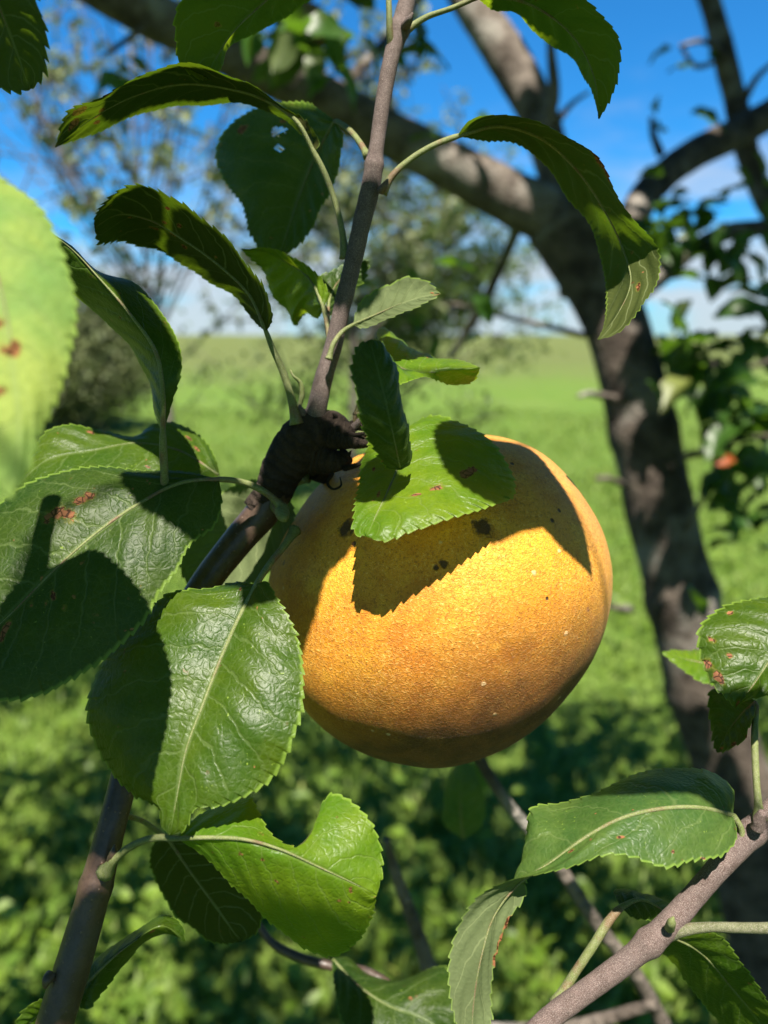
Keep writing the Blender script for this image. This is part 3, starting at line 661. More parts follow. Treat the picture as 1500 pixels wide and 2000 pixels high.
    h = t.m('ADD', t.m('MULTIPLY', fine, 1.0), t.m('MULTIPLY', netm, .7)); h = t.m('ADD', h, t.m('MULTIPLY', lm, .8)); h = t.m('SUBTRACT', h, t.m('MULTIPLY', dk, 2.5))
    h = t.m('ADD', h, t.m('MULTIPLY', mid, 1.0))
    bp = t.n('ShaderNodeBump', {'Strength': .8, 'Distance': .00018, 'Height': h})
    p = t.n('ShaderNodeBsdfPrincipled', {'Base Color': c, 'Roughness': t.m('ADD', .48, t.m('MULTIPLY', fine, .2)), 'Normal': bp.outputs[0]})
    p.inputs['Specular IOR Level'].default_value = .35
    p.inputs['Sheen Weight'].default_value = .05; p.inputs['Sheen Roughness'].default_value = .4; p.inputs['Sheen Tint'].default_value = (1, .9, .7, 1)
    t.link(p.outputs[0], t.n('ShaderNodeOutputMaterial').inputs[0])
    root = thing('apple', 'large golden orange russet apple lit by the sun beside the dark spur', 'apple', cen)
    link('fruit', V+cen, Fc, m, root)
    a = cen+stemd*.024; b = cen+stemd*.040
    Pm = catmull(np.array([a, (a+b)/2+.001*u_, W(np.array([640., 935., 17.6])), W(np.array([612., 925., 17.2]))]), 16)
    Vt, Ft, U_ = tube_geo(Pm, np.linspace(.0014, .0016, 16), 10, .06, 3); link('stalk', Vt, Ft, M_SPUR, root, uv=U_)
    # dried calyx at the far end: five small pointed sepals
    gs = []; e1 = np.cross(cald, [0, 0, 1.]); e1 /= np.linalg.norm(e1); e2 = np.cross(cald, e1); c0 = cen+cald*.031
    for k_ in range(5):
        an = k_*2*math.pi/5; d_ = math.cos(an)*e1+math.sin(an)*e2; s_ = -math.sin(an)*e1+math.cos(an)*e2
        gs.append((np.array([c0+d_*.001+s_*.0014, c0+d_*.001-s_*.0014, c0+d_*.003+cald*.003-s_*.0008, c0+d_*.0022+cald*.006, c0+d_*.003+cald*.003+s_*.0008]), [(0, 1, 2, 3, 4)]))
    V_, F_ = merge(gs); link('calyx', V_, F_, M_SPUR, root, smooth=False)
apple()
# second fruit far up in the tree
def small_apple():
    cen = W(np.array([597., 55., 72.])); V = []; nu, nv = 40, 28
    for j in range(nv+1):
        ph = math.pi*j/nv
        for i in range(nu):
            th = 2*math.pi*i/nu; r0 = .022*(math.sin(ph)**.9 if 0 < j < nv else 0); z = .022*math.cos(ph)-.006*math.exp(-(ph/.35)**2)+.005*math.exp(-((math.pi-ph)/.35)**2)
            V.append(cen+np.array([r0*math.cos(th)*(1+.03*math.cos(5*th)*(ph > 2)), r0*math.sin(th), z]))
    Fc = [(j*nu+i, (j+1)*nu+i, (j+1)*nu+(i+1) % nu, j*nu+(i+1) % nu) for j in range(nv) for i in range(nu)]
    m = bark('dull_apple_skin', (.20, .085, .035), (.30, .15, .05), (.16, .12, .04), 60, .0003, .5, .4)
    root = thing('apple', 'small dull brown apple hanging in shade among the leaves at the top', 'apple', cen)
    link('fruit', V, Fc, m, root)
    P = catmull(np.array([cen+(0, 0, .016), cen+(.002, 0, .032), cen+(-.01, .01, .05)]), 10); Vt, Ft, U_ = tube_geo(P, np.full(10, .0013), 6); link('stalk', Vt, Ft, M_LIMB, root, uv=U_)
small_apple()

# ------------------------------------------------------------------ the fruiting branch
BR = thing('fruiting_branch', 'upright apple shoot and knobbly dark spur carrying the golden apple', 'branch', W(np.array([90., 2080., 15.])))
tube('lower_stem', [(60, 2150, 14.2, 38), (110, 1990, 14.4, 36), (150, 1860, 14.6, 34), (190, 1720, 14.8, 31), (222, 1600, 15.0, 27), (262, 1450, 15.6, 27), (320, 1290, 16.2, 27), (400, 1140, 16.8, 29), (470, 1050, 16.9, 31), (520, 990, 16.9, 34), (548, 930, 16.9, 38)], M_OLD, BR, 22, .018, 2,
     swell=[(.33, .012, .10)])
tube('spur', [(500, 1000, 16.9, 30), (530, 965, 16.9, 37), (553, 915, 16.8, 42), (580, 875, 16.7, 47), (610, 842, 16.6, 44), (640, 832, 16.6, 34), (662, 832, 16.5, 24), (680, 838, 16.4, 10)], M_SPUR, BR, 26, .085, 5, 4, nscale=1.6)
tube('spur', [(600, 885, 16.7, 36), (625, 893, 16.7, 34), (650, 900, 16.6, 25), (672, 900, 16.5, 16), (684, 898, 16.4, 8)], M_SPUR, BR, 18, .14, 6, 4, nscale=2.4)
tube('spur', [(630, 850, 16.6, 26), (655, 856, 16.4, 22), (680, 860, 16.2, 17), (704, 864, 16.0, 13), (722, 866, 15.9, 8)], M_SPUR, BR, 18, .16, 7, 4, nscale=2.6)
tube('spur', [(655, 842, 16.4, 20), (680, 840, 16.3, 18), (702, 834, 16.3, 12), (710, 826, 16.3, 5)], M_SPUR, BR, 16, .2, 8, 4, nscale=2.6)
tube('spur_stub', [(540, 985, 16.6, 14), (550, 998, 16.1, 15), (552, 1006, 15.8, 13), (556, 1015, 15.6, 6)], M_PET, BR, 14, .06, 9, 3)
tube('shoot', [(606, 850, 16.6, 24), (618, 800, 16.4, 20), (632, 740, 16.3, 18), (650, 680, 16.2, 17), (668, 600, 16.0, 17), (688, 520, 15.9, 17), (708, 430, 15.8, 18), (724, 365, 15.8, 19), (735, 290, 15.7, 15), (748, 200, 15.6, 15), (765, 110, 15.5, 16), (784, 45, 15.5, 18), (800, -20, 15.5, 15), (815, -90, 15.5, 13)],
     M_TWIG, BR, 20, .03, 11, 6, swell=[(.565, .012, .18), (.845, .014, .22), (.01, .02, .3)])
for bpts in ([(745, 372, 15.5, 9), (752, 362, 15.3, 7), (757, 350, 15.2, 2)], [(792, 50, 15.3, 10), (800, 38, 15.1, 7), (806, 25, 15.0, 2)], [(593, 812, 16.3, 8), (588, 800, 16.2, 6), (585, 790, 16.2, 1.5)],
             [(690, 836, 16.2, 8), (700, 824, 16.1, 6), (706, 812, 16.0, 1.5)], [(218, 1680, 14.4, 10), (222, 1665, 14.3, 8), (225, 1650, 14.3, 2)], [(100, 1905, 14.3, 12), (92, 1915, 14.2, 10), (88, 1930, 14.2, 3)]):
    tube('bud', bpts, M_OLD if bpts[0][0] < 300 else M_TWIG, BR, 10, .08, 4, 2)
tube('stipule', [(583, 800, 16.3, 4), (590, 770, 16.2, 5), (585, 745, 16.1, 4), (572, 733, 16.0, 2.5), (567, 722, 16.0, 1)], M_PET, BR, 8, .1, 2, 4)
tube('stipule', [(650, 925, 16.3, 3.5), (640, 945, 16.0, 3), (650, 955, 15.8, 2.5), (666, 948, 15.7, 2), (664, 932, 15.8, 1)], M_SPUR, BR, 8, .1, 2, 3)
for bs in ([(668, 880, 16.5, 7), (680, 888, 16.2, 5), (686, 880, 16.1, 1)], [(672, 915, 16.4, 6), (692, 910, 16.1, 5), (710, 905, 16.0, 3)], [(640, 822, 16.5, 8), (655, 812, 16.3, 5), (650, 808, 16.2, 1)], [(662, 842, 16.3, 7), (690, 850, 16.0, 5), (712, 846, 15.8, 3)]):
    tube('bud_scale', bs, M_SPUR, BR, 8, .15, 2, 3)

# A: sunlit leaf over the apple
leaf(BR, [(770, 850, 15.5), (778, 900, 15.0), (757, 960, 14.4), (735, 1005, 13.9), (716, 1048, 13.5)],
     [(850, 812, 16.0), (920, 838, 15.9), (975, 885, 15.4), (1004, 945, 14.7), (1002, 966, 14.5), (950, 990, 14.0), (880, 1014, 13.6), (800, 1034, 13.4), (745, 1056, 13.4)],
     [(735, 850, 15.8), (712, 890, 15.5), (702, 950, 14.8), (694, 1000, 14.0), (696, 1040, 13.6)],
     pet=[(700, 850, 16.2, 6), (735, 845, 15.8, 5), (770, 850, 15.2, 4)], mat=M_LEAF2, bulge=.10, seed=1,
     spots=[(.42, .6, .02), (.60, .25, .035), (.66, .35, .022), (.52, -.05, .012), (.55, -.40, .03), (.47, -.60, .026), (.45, -.66, .02), (.62, -.33, .016), (.18, -.55, .02)], rib=.85,
     label='bright green leaf with russet spots lying over the top of the apple')
# F: folded blade in shade standing in front of A
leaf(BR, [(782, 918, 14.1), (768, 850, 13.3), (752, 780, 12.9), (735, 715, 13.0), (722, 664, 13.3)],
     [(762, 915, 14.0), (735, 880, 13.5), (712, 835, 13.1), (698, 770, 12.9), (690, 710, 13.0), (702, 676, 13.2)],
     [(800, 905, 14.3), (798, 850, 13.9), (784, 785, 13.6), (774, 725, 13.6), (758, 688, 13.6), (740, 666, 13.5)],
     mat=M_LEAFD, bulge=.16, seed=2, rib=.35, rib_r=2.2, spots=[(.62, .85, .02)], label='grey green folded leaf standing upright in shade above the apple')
# G
leaf(BR, [(738, 668, 16.6), (770, 712, 16.0), (820, 728, 15.8), (880, 722, 15.8), (938, 718, 15.9)],
     [(738, 645, 17.4), (775, 655, 17.6), (800, 682, 17.4), (850, 698, 17.0), (905, 706, 16.4)],
     [(752, 700, 15.4), (775, 746, 14.9), (830, 735, 15.5), (880, 750, 16.4), (925, 743, 16.3)],
     pet=[(696, 812, 16.2, 5), (712, 770, 16.3, 5), (726, 710, 16.5, 4.5), (738, 668, 16.6, 4)], mat=M_LEAF2, seed=3, teeth=.7, label='small bright leaf turned sideways behind the folded leaf')
# H
leaf(BR, [(690, 634, 15.9), (740, 612, 15.7), (790, 590, 15.6), (830, 578, 15.6), (861, 575, 15.6)],
     [(705, 640, 15.7), (755, 622, 15.4), (800, 605, 15.4), (835, 588, 15.5)],
     [(700, 598, 16.0), (750, 560, 16.0), (800, 543, 15.9), (832, 550, 15.8)],
     pet=[(642, 702, 15.8, 5), (652, 670, 15.8, 5), (672, 645, 15.9, 4.5), (690, 634, 15.9, 4)], mat=M_LEAFP, bulge=.2, seed=4, teeth=.8, spots=[(.98, 0, .07), (.9, .4, .03)], label='small pale downy leaf with a brown pointed tip beside the shoot')
# J: arched leaf on the right
leaf(BR, [(893, 266, 15.6), (975, 246, 15.9), (1060, 272, 16.2), (1125, 330, 16.4), (1180, 410, 16.5), (1218, 490, 16.4), (1232, 550, 15.9), (1205, 615, 15.3), (1167, 664, 14.9)],
     [(940, 272, 16.2), (1010, 282, 16.9), (1065, 325, 17.4), (1115, 388, 17.6), (1155, 450, 17.6), (1178, 520, 17.2), (1188, 585, 16.4), (1180, 635, 15.5)],
     [(915, 240, 15.2), (975, 223, 15.0), (1040, 233, 15.0), (1105, 265, 15.0), (1158, 305, 15.1), (1200, 368, 15.3), (1240, 430, 15.6), (1282, 485, 15.7), (1284, 540, 15.4), (1255, 590, 15.1), (1205, 652, 14.8)],
     pet=[(746, 378, 15.6, 7), (765, 345, 15.5, 6.5), (810, 305, 15.5, 6), (855, 280, 15.5, 6), (893, 266, 15.6, 6)], mat=M_LEAF, bulge=.06, seed=5, rib=.9, spots=[(.42, .96, .035), (.46, 1.0, .03), (.40, .99, .02), (.8, .3, .015)],
     label='long arched leaf hanging down right of the shoot with a sunlit tip')
# L1: arched leaf upper left
leaf(BR, [(612, 296, 15.6), (580, 238, 15.4), (520, 196, 15.6), (440, 172, 15.8), (350, 165, 15.8), (270, 185, 15.7), (190, 225, 15.5), (107, 288, 15.4)],
     [(622, 285, 16.4), (598, 240, 15.6), (545, 205, 15.2), (480, 158, 14.9), (420, 136, 14.8), (350, 127, 14.8), (290, 143, 14.8), (232, 168, 14.8), (182, 197, 14.9), (140, 217, 15.1)],
     [(596, 272, 16.0), (555, 232, 16.3), (500, 211, 16.7), (440, 203, 16.9), (370, 203, 16.9), (290, 219, 16.7), (230, 240, 16.3), (170, 264, 15.9)],
     pet=[(674, 505, 16.0, 7), (668, 450, 15.9, 6), (650, 380, 15.8, 6), (630, 330, 15.7, 6), (612, 296, 15.6, 6)], mat=M_LEAFO, bulge=.05, seed=6, rib=.9, spots=[(.90, -.35, .03), (.86, -.7, .03), (.82, .1, .02), (.80, -.15, .015), (.83, .5, .015), (.76, -.92, .02)],
     label='long arched leaf reaching left with a brown spotted tip')
# L2
leaf(BR, [(520, 648, 15.8), (490, 580, 15.8), (430, 520, 15.8), (360, 470, 15.8), (290, 430, 15.7), (230, 420, 15.6), (184, 445, 15.4)],
     [(530, 625, 15.3), (522, 585, 14.9), (495, 530, 14.8), (450, 478, 14.7), (400, 435, 14.6), (350, 393, 14.5), (300, 369, 14.5), (250, 370, 14.5), (208, 394, 14.7), (186, 425, 15.1)],
     [(505, 635, 16.4), (475, 600, 16.8), (430, 560, 17.0), (365, 522, 17.1), (300, 486, 17.0), (240, 469, 16.6), (198, 472, 15.9)],
     pet=[(580, 828, 16.2, 9), (568, 775, 16.1, 7.5), (548, 715, 16.0, 7), (532, 680, 15.9, 6), (520, 648, 15.8, 5)], mat=M_LEAFO, bulge=.06, seed=7, teeth=1.7, rib=.9, spots=[(.62, .1, .02), (.67, -.1, .018), (.60, -.25, .015), (.70, .35, .02), (.55, .4, .02), (.66, -.5, .015), (.82, .1, .015), (.4, -.1, .012), (.72, .3, .015)],
     label='blunt coarsely toothed leaf with pale holes left of the shoot')
# L3
leaf(BR, [(318, 850, 15.2), (318, 770, 15.0), (305, 690, 15.0), (255, 615, 15.0), (195, 545, 15.0), (130, 478, 15.0), (70, 440, 14.8)],
     [(300, 800, 15.6), (285, 730, 16.0), (258, 680, 16.2), (215, 638, 16.3), (160, 588, 16.2), (110, 545, 15.8)],
     [(335, 790, 15.2), (352, 725, 15.2), (348, 670, 15.5), (315, 610, 15.9), (262, 552, 16.1), (190, 528, 15.9), (140, 480, 15.3)],
     pet=[(322, 960, 15.6, 8), (321, 920, 15.4, 8), (319, 885, 15.3, 8), (318, 850, 15.2, 7)], mat=M_LEAFO, bulge=.05, seed=8, rib=.9, teeth=.5, spots=[(.7, -.1, .012), (.5, -.3, .012)], label='twisted olive leaf arching down to a stalk above the broad dark leaf')
# M1 dark hanging leaf behind
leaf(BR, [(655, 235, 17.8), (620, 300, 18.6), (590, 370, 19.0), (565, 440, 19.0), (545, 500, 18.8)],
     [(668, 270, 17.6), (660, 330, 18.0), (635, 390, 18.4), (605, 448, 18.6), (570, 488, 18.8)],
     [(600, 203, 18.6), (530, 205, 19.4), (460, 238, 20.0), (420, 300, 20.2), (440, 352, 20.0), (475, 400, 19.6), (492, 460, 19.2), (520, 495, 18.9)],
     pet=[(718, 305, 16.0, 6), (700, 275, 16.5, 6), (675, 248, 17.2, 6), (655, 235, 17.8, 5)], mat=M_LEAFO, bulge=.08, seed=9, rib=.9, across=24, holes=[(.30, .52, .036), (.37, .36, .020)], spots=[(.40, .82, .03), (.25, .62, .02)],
     label='broad dark hanging leaf with a round hole behind the arched leaf')
# N1, N2, N3 around the shoot
leaf(BR, [(632, 600, 16.6), (605, 545, 17.0), (560, 512, 17.4), (515, 492, 17.6), (470, 486, 17.4)],
     [(622, 620, 17.4), (600, 610, 18.0), (575, 636, 18.6), (558, 600, 18.4), (530, 572, 18.2), (515, 530, 18.0)],
     [(640, 580, 16.6), (618, 535, 16.8), (580, 508, 17.0), (540, 488, 17.2)],
     pet=[(645, 690, 16.3, 6), (640, 640, 16.4, 5), (632, 600, 16.6, 5)], mat=M_LEAF2, seed=10, teeth=.8, label='short folded leaf just left of the shoot')
leaf(BR, [(640, 622, 16.8), (645, 580, 17.2), (665, 545, 17.6), (700, 525, 17.8), (722, 510, 17.8)],
     [(620, 590, 17.0), (612, 548, 17.4), (650, 530, 17.6), (690, 512, 17.8)], [(655, 600, 17.2), (680, 570, 17.6), (710, 545, 17.8)],
     pet=[(650, 680, 16.4, 5), (640, 650, 16.6, 5), (640, 622, 16.8, 5)], mat=M_LEAFD, seed=11, label='dark blue green leaf crossing behind the shoot')
# T1, T3 at the top
leaf(BR, [(690, -120, 15.8), (600, -60, 15.6), (510, 10, 15.6), (450, 70, 15.5), (415, 128, 15.5), (400, 160, 15.5)],
     [(560, -140, 14.6), (430, -60, 14.4), (360, 0, 14.4), (343, 60, 14.6), (346, 112, 14.9), (370, 140, 15.2)],
     [(680, -60, 16.6), (610, 0, 16.8), (550, 38, 16.8), (490, 66, 16.6), (445, 100, 16.2), (428, 135, 15.8)],
     pet=[(815, -80, 15.5, 6), (760, -120, 15.6, 6), (690, -120, 15.8, 5)], mat=M_LEAF2, seed=12, rib=.9, spots=[(.55, -.4, .02), (.72, -.25, .015)], label='broad leaf cut by the top edge with dark specks')
leaf(BR, [(930, -5, 15.4), (1010, 0, 15.3), (1080, 35, 15.3), (1130, 85, 15.3), (1160, 150, 15.3), (1170, 233, 15.4)],
     [(965, 18, 16.2), (1020, 36, 16.6), (1065, 80, 16.8), (1105, 108, 16.7), (1140, 142, 16.4), (1160, 190, 15.8)],
     [(980, -60, 14.6), (1070, -50, 14.2), (1140, -5, 14.1), (1185, 38, 14.2), (1206, 90, 14.4), (1208, 145, 14.7), (1190, 195, 15.1)],
     pet=[(792, 60, 15.5, 6), (830, 35, 15.5, 5.5), (885, 15, 15.4, 5), (930, -5, 15.4, 5)], mat=M_LEAF2, seed=13, rib=.9, spots=[(.3, .1, .014), (.5, .3, .01), (.62, -.2, .012)], label='broad pointed leaf hanging from the top edge right of the shoot')
tube('leaf_stalk', [(757, -40, 15.2, 6), (760, 20, 15.2, 6), (761, 60, 15.3, 7), (764, 98, 15.5, 9)], M_PET, BR, 10, .04, 3, 4)
tube('leaf_stalk', [(690, 840, 16.3, 5), (694, 815, 16.2, 5), (700, 790, 16.1, 4), (715, 760, 15.6, 4), (730, 740, 15.2, 3)], M_PET, BR, 10, .04, 3, 4)

# B: big glossy leaf in front of the apple's left side
leaf(BR, [(500, 1142, 15.0), (470, 1200, 14.7), (430, 1290, 14.3), (395, 1380, 13.9), (365, 1460, 13.6), (345, 1560, 13.4), (332, 1632, 13.3)],
     [(515, 1135, 15.0), (540, 1170, 14.8), (575, 1235, 14.4), (590, 1320, 14.0), (583, 1410, 13.7), (555, 1480, 13.5), (500, 1540, 13.3), (430, 1572, 13.2), (380, 1580, 13.2), (358, 1620, 13.2)],
     [(470, 1136, 15.2), (400, 1150, 15.2), (330, 1165, 15.1), (270, 1215, 15.0), (205, 1280, 14.8), (178, 1360, 14.6), (183, 1440, 14.4), (215, 1505, 14.1), (260, 1550, 13.8), (312, 1580, 13.5), (318, 1615, 13.4)],
     pet=[(576, 1035, 16.2, 8), (556, 1065, 15.8, 7), (528, 1100, 15.4, 6.5), (500, 1142, 15.0, 6)], mat=M_LEAF, bulge=.12, seed=14, rib=.92, wave=.6, rib_r=4, spots=[(.62, .02, .006)],
     label='large glossy leaf half in shadow in front of the left side of the apple')
# C: broad leaf left
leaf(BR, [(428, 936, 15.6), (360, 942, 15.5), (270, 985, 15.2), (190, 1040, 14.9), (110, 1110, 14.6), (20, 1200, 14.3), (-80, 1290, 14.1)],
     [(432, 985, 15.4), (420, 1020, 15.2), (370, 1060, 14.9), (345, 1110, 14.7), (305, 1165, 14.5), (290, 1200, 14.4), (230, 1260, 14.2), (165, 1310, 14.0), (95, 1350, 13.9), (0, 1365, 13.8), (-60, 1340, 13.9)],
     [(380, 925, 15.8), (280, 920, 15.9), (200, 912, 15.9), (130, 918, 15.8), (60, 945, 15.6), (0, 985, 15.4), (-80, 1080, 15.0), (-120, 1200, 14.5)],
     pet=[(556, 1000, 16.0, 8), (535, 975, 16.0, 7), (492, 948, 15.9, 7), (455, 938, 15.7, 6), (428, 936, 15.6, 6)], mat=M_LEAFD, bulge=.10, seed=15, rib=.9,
     spots=[(.40, .42, .022), (.37, .44, .02), (.45, .30, .022), (.47, .42, .026), (.50, .46, .02), (.62, -.25, .014), (.65, -.27, .014), (.60, -.45, .012), (.70, -.1, .012), (.80, -.12, .02), (.82, -.22, .018)],
     label='broad dark leaf with brown blotches at the left edge')
# E pale leaf behind branch
leaf(BR, [(560, 960, 17.9), (520, 985, 18.2), (480, 1025, 18.6), (430, 1085, 18.8), (370, 1150, 18.9)],
     [(520, 940, 18.6), (460, 948, 19.0), (415, 980, 19.3), (380, 1050, 19.2), (355, 1110, 19.0)], [(575, 1010, 17.6), (560, 1070, 17.8), (520, 1120, 18.0), (460, 1150, 18.3), (410, 1160, 18.6)],
     pet=[(600, 935, 17.2, 6), (580, 945, 17.5, 5), (560, 960, 17.9, 5)], mat=M_LEAFP, bulge=.1, seed=16, label='pale leaf showing behind the lower part of the spur')
# D behind C
leaf(BR, [(430, 930, 17.4), (350, 880, 17.6), (270, 865, 17.7), (180, 880, 17.6), (90, 900, 17.2), (30, 950, 17.0)],
     [(420, 960, 17.0), (340, 960, 16.8), (240, 960, 16.6), (150, 960, 16.5), (80, 970, 16.6)],
     [(420, 895, 17.8), (385, 848, 18.2), (338, 828, 18.4), (298, 832, 18.3), (268, 850, 18.2), (200, 842, 18.2), (140, 832, 18.0), (90, 845, 17.8), (50, 900, 17.4)],
     mat=M_LEAF, bulge=.04, seed=17, spots=[(.15, .4, .02), (.2, .6, .02), (.6, .8, .02)], label='dark leaf lying behind the broad spotted leaf with its right end sunlit')
# K: bitten leaf at the bottom
leaf(BR, [(345, 1638, 13.6), (410, 1636, 13.4), (480, 1640, 13.3), (550, 1660, 13.3), (620, 1692, 13.4), (690, 1725, 13.5), (736, 1748, 13.6)],
     [(365, 1612, 13.9), (405, 1585, 14.2), (455, 1567, 14.3), (488, 1562, 14.3), (503, 1590, 14.0), (525, 1625, 13.7), (565, 1652, 13.5), (596, 1658, 13.6), (612, 1648, 13.7), (620, 1610, 14.0), (628, 1575, 14.3), (648, 1554, 14.4), (685, 1568, 14.3), (722, 1605, 14.1), (743, 1665, 13.9), (744, 1710, 13.7)],
     [(395, 1668, 13.7), (450, 1722, 13.9), (510, 1785, 14.2), (570, 1832, 14.4), (615, 1858, 14.5), (655, 1870, 14.5), (695, 1840, 14.3), (722, 1795, 14.0)],
     pet=[(205, 1705, 14.5, 11), (225, 1678, 14.3, 8), (262, 1650, 14.0, 7), (305, 1636, 13.8, 7), (345, 1638, 13.6, 6)], mat=M_LEAF2, bulge=.06, seed=18, rib=.92, label='bright leaf with a big round bite out of its upper edge')
# P behind K, Q lower left
leaf(BR, [(330, 1640, 17.0), (370, 1700, 17.4), (420, 1770, 17.6), (470, 1840, 17.6)],
     [(310, 1640, 17.4), (295, 1690, 17.8), (320, 1750, 18.0), (370, 1810, 18.0), (420, 1840, 17.9)], [(400, 1650, 17.0), (470, 1700, 17.0), (510, 1770, 17.2), (500, 1820, 17.4)],
     pet=[(225, 1590, 15.4, 6), (270, 1600, 16.2, 5), (330, 1640, 17.0, 5)], mat=M_LEAFO, bulge=.05, seed=19, label='dim leaf hanging behind the bitten leaf')
leaf(BR, [(150, 1945, 15.2), (200, 1890, 15.2), (260, 1840, 15.2), (320, 1808, 15.3), (362, 1838, 15.6)],
     [(160, 1900, 15.7), (210, 1855, 15.9), (270, 1815, 16.0), (325, 1788, 15.9), (352, 1805, 15.7)],
     [(160, 1968, 15.0), (210, 1925, 15.4), (250, 1875, 15.8), (290, 1835, 15.9), (330, 1822, 15.8)],
     pet=[(120, 1990, 14.8, 6), (135, 1965, 15.0, 5), (150, 1945, 15.2, 5)], mat=M_LEAF, seed=20, spots=[(.72, .2, .03)], label='narrow leaf with a rust mark beside the lower stem')
leaf(BR, [(100, 1960, 15.4), (60, 1995, 15.4), (20, 2040, 15.2)], [(90, 1990, 15.6), (60, 2030, 15.6)], [(75, 1955, 15.2), (40, 1985, 15.2)], mat=M_LEAF, seed=21, label='leaf tip at the bottom left corner')

# ------------------------------------------------------------------ lower right twig
RB = thing('leafy_twig', 'downy brown twig slanting up to the lower right corner with curled leaves', 'twig', W(np.array([1000., 2060., 14.5])), 'leafy twigs around the apple')
tube('stem', [(1000, 2060, 14.4, 20), (1070, 1992, 14.5, 21), (1150, 1932, 14.5, 21), (1230, 1872, 14.5, 22), (1300, 1812, 14.5, 24), (1345, 1762, 14.6, 22), (1400, 1700, 14.6, 22), (1450, 1645, 14.7, 24), (1500, 1595, 14.8, 24), (1600, 1500, 15, 22)], M_TWIG2, RB, 20, .03, 12, 6, swell=[(.42, .02, .22), (.78, .02, .15)])
tube('bud', [(1308, 1812, 14.2, 10), (1312, 1800, 14.0, 8), (1316, 1790, 14.0, 1.5)], M_PET, RB, 10, .08, 4, 2)
tube('bud', [(1478, 1618, 14.4, 13), (1484, 1600, 14.3, 12), (1490, 1586, 14.2, 7)], M_TWIG2, RB, 10, .08, 4, 2)
leaf(RB, [(1432, 1592, 14.6), (1370, 1578, 14.3), (1290, 1580, 14.1), (1210, 1600, 14.0), (1140, 1638, 13.9), (1080, 1682, 13.9), (1012, 1728, 14.0), (965, 1790, 14.0), (940, 1870, 13.8), (925, 1960, 13.7), (920, 2050, 13.6)],
     [(1436, 1640, 14.2), (1410, 1668, 13.9), (1360, 1676, 13.7), (1300, 1690, 13.5), (1240, 1670, 13.5), (1190, 1667, 13.5), (1130, 1688, 13.5), (1060, 1705, 13.6), (990, 1722, 13.7), (935, 1752, 13.8), (898, 1810, 13.9), (880, 1880, 13.8), (884, 1960, 13.7), (900, 2020, 13.6)],
     [(1432, 1545, 15.2), (1395, 1512, 15.6), (1320, 1502, 15.7), (1240, 1515, 15.6), (1160, 1545, 15.4), (1090, 1570, 15.2), (1042, 1582, 15.0), (1030, 1630, 14.7), (1020, 1690, 14.4), (1026, 1742, 14.2), (992, 1795, 14.1), (968, 1860, 14.0), (958, 1930, 13.9), (950, 2020, 13.7)],
     pet=[(1450, 1650, 14.6, 7), (1448, 1620, 14.6, 6), (1432, 1592, 14.6, 6)], mat=M_LEAFP, bulge=.07, seed=22, rib=.95, spots=[(.42, -.2, .012), (.3, -.5, .01), (.72, .98, .02), (.8, .98, .02), (.76, .99, .02)], label='long leaf folded over to a pale hanging tip beneath the apple')
leaf(RB, [(1212, 1772, 15.0), (1250, 1757, 15.2), (1290, 1775, 15.4), (1340, 1830, 15.8)],
     [(1200, 1738, 15.6), (1240, 1742, 15.8), (1290, 1755, 16.0), (1330, 1795, 16.0)], [(1235, 1790, 15.0), (1275, 1800, 15.3), (1310, 1835, 15.6)],
     pet=[(1085, 1962, 14.7, 9), (1120, 1905, 14.8, 9), (1160, 1845, 14.8, 9), (1190, 1798, 14.9, 9), (1212, 1772, 15.0, 7)], mat=M_LEAFD, seed=23, teeth=.6, label='blue green leaf on a thick pale stalk behind the downy twig')
tube('leaf_stalk', [(1300, 1824, 14.5, 17), (1325, 1818, 14.4, 13), (1380, 1811, 14.3, 9.5), (1440, 1812, 14.2, 10), (1520, 1812, 14.0, 11), (1600, 1800, 14, 11)], M_PETD, RB, 12, .03, 3, 5)
leaf(RB, [(1300, 1825, 15.4), (1360, 1855, 15.8), (1430, 1930, 16.2), (1500, 2020, 16.4), (1540, 2100, 16.4)],
     [(1340, 1810, 15.4), (1395, 1820, 15.5), (1445, 1880, 15.6), (1500, 1955, 15.8), (1560, 2040, 16.0)], [(1285, 1840, 16.4), (1330, 1900, 17.0), (1375, 1960, 17.2), (1420, 2020, 17.2), (1480, 2080, 17.0)],
     mat=M_LEAFO, seed=24, bulge=.06, label='dim olive leaf under the twig in the bottom right corner')
leaf(RB, [(1600, 1170, 14.8), (1560, 1210, 14.6), (1510, 1280, 14.4), (1470, 1340, 14.3), (1436, 1384, 14.3)],
     [(1580, 1300, 14.0), (1530, 1350, 13.9), (1480, 1362, 14.0), (1450, 1372, 14.1)], [(1540, 1165, 15.4), (1470, 1172, 15.3), (1405, 1190, 15.2), (1368, 1232, 15.0), (1372, 1290, 14.7), (1398, 1340, 14.4), (1422, 1365, 14.3)],
     mat=M_LEAF, seed=25, bulge=.1, rib_r=4, spots=[(.80, .75, .045), (.74, .9, .03), (.97, .1, .05), (.62, .8, .02), (.66, .5, .016), (.45, .85, .015)], rib=.95, label='glossy toothed leaf with brown tip at the right edge')
leaf(RB, [(1478, 1370, 15.6), (1450, 1395, 15.8), (1425, 1425, 15.9), (1400, 1470, 15.8)],
     [(1470, 1400, 15.2), (1455, 1440, 15.2), (1425, 1462, 15.4)], [(1430, 1350, 16.2), (1395, 1345, 16.4), (1386, 1380, 16.4), (1392, 1430, 16.2)], mat=M_LEAFD, seed=26, bulge=.1, spots=[(.7, -.9, .05), (.9, -.6, .06), (.5, -1, .04)],
     pet=[(1484, 1602, 14.6, 9), (1480, 1560, 14.7, 7), (1476, 1500, 14.9, 7), (1474, 1430, 15.2, 7), (1478, 1370, 15.6, 5)], label='dark rust-edged leaf beneath the glossy leaf at the right edge')
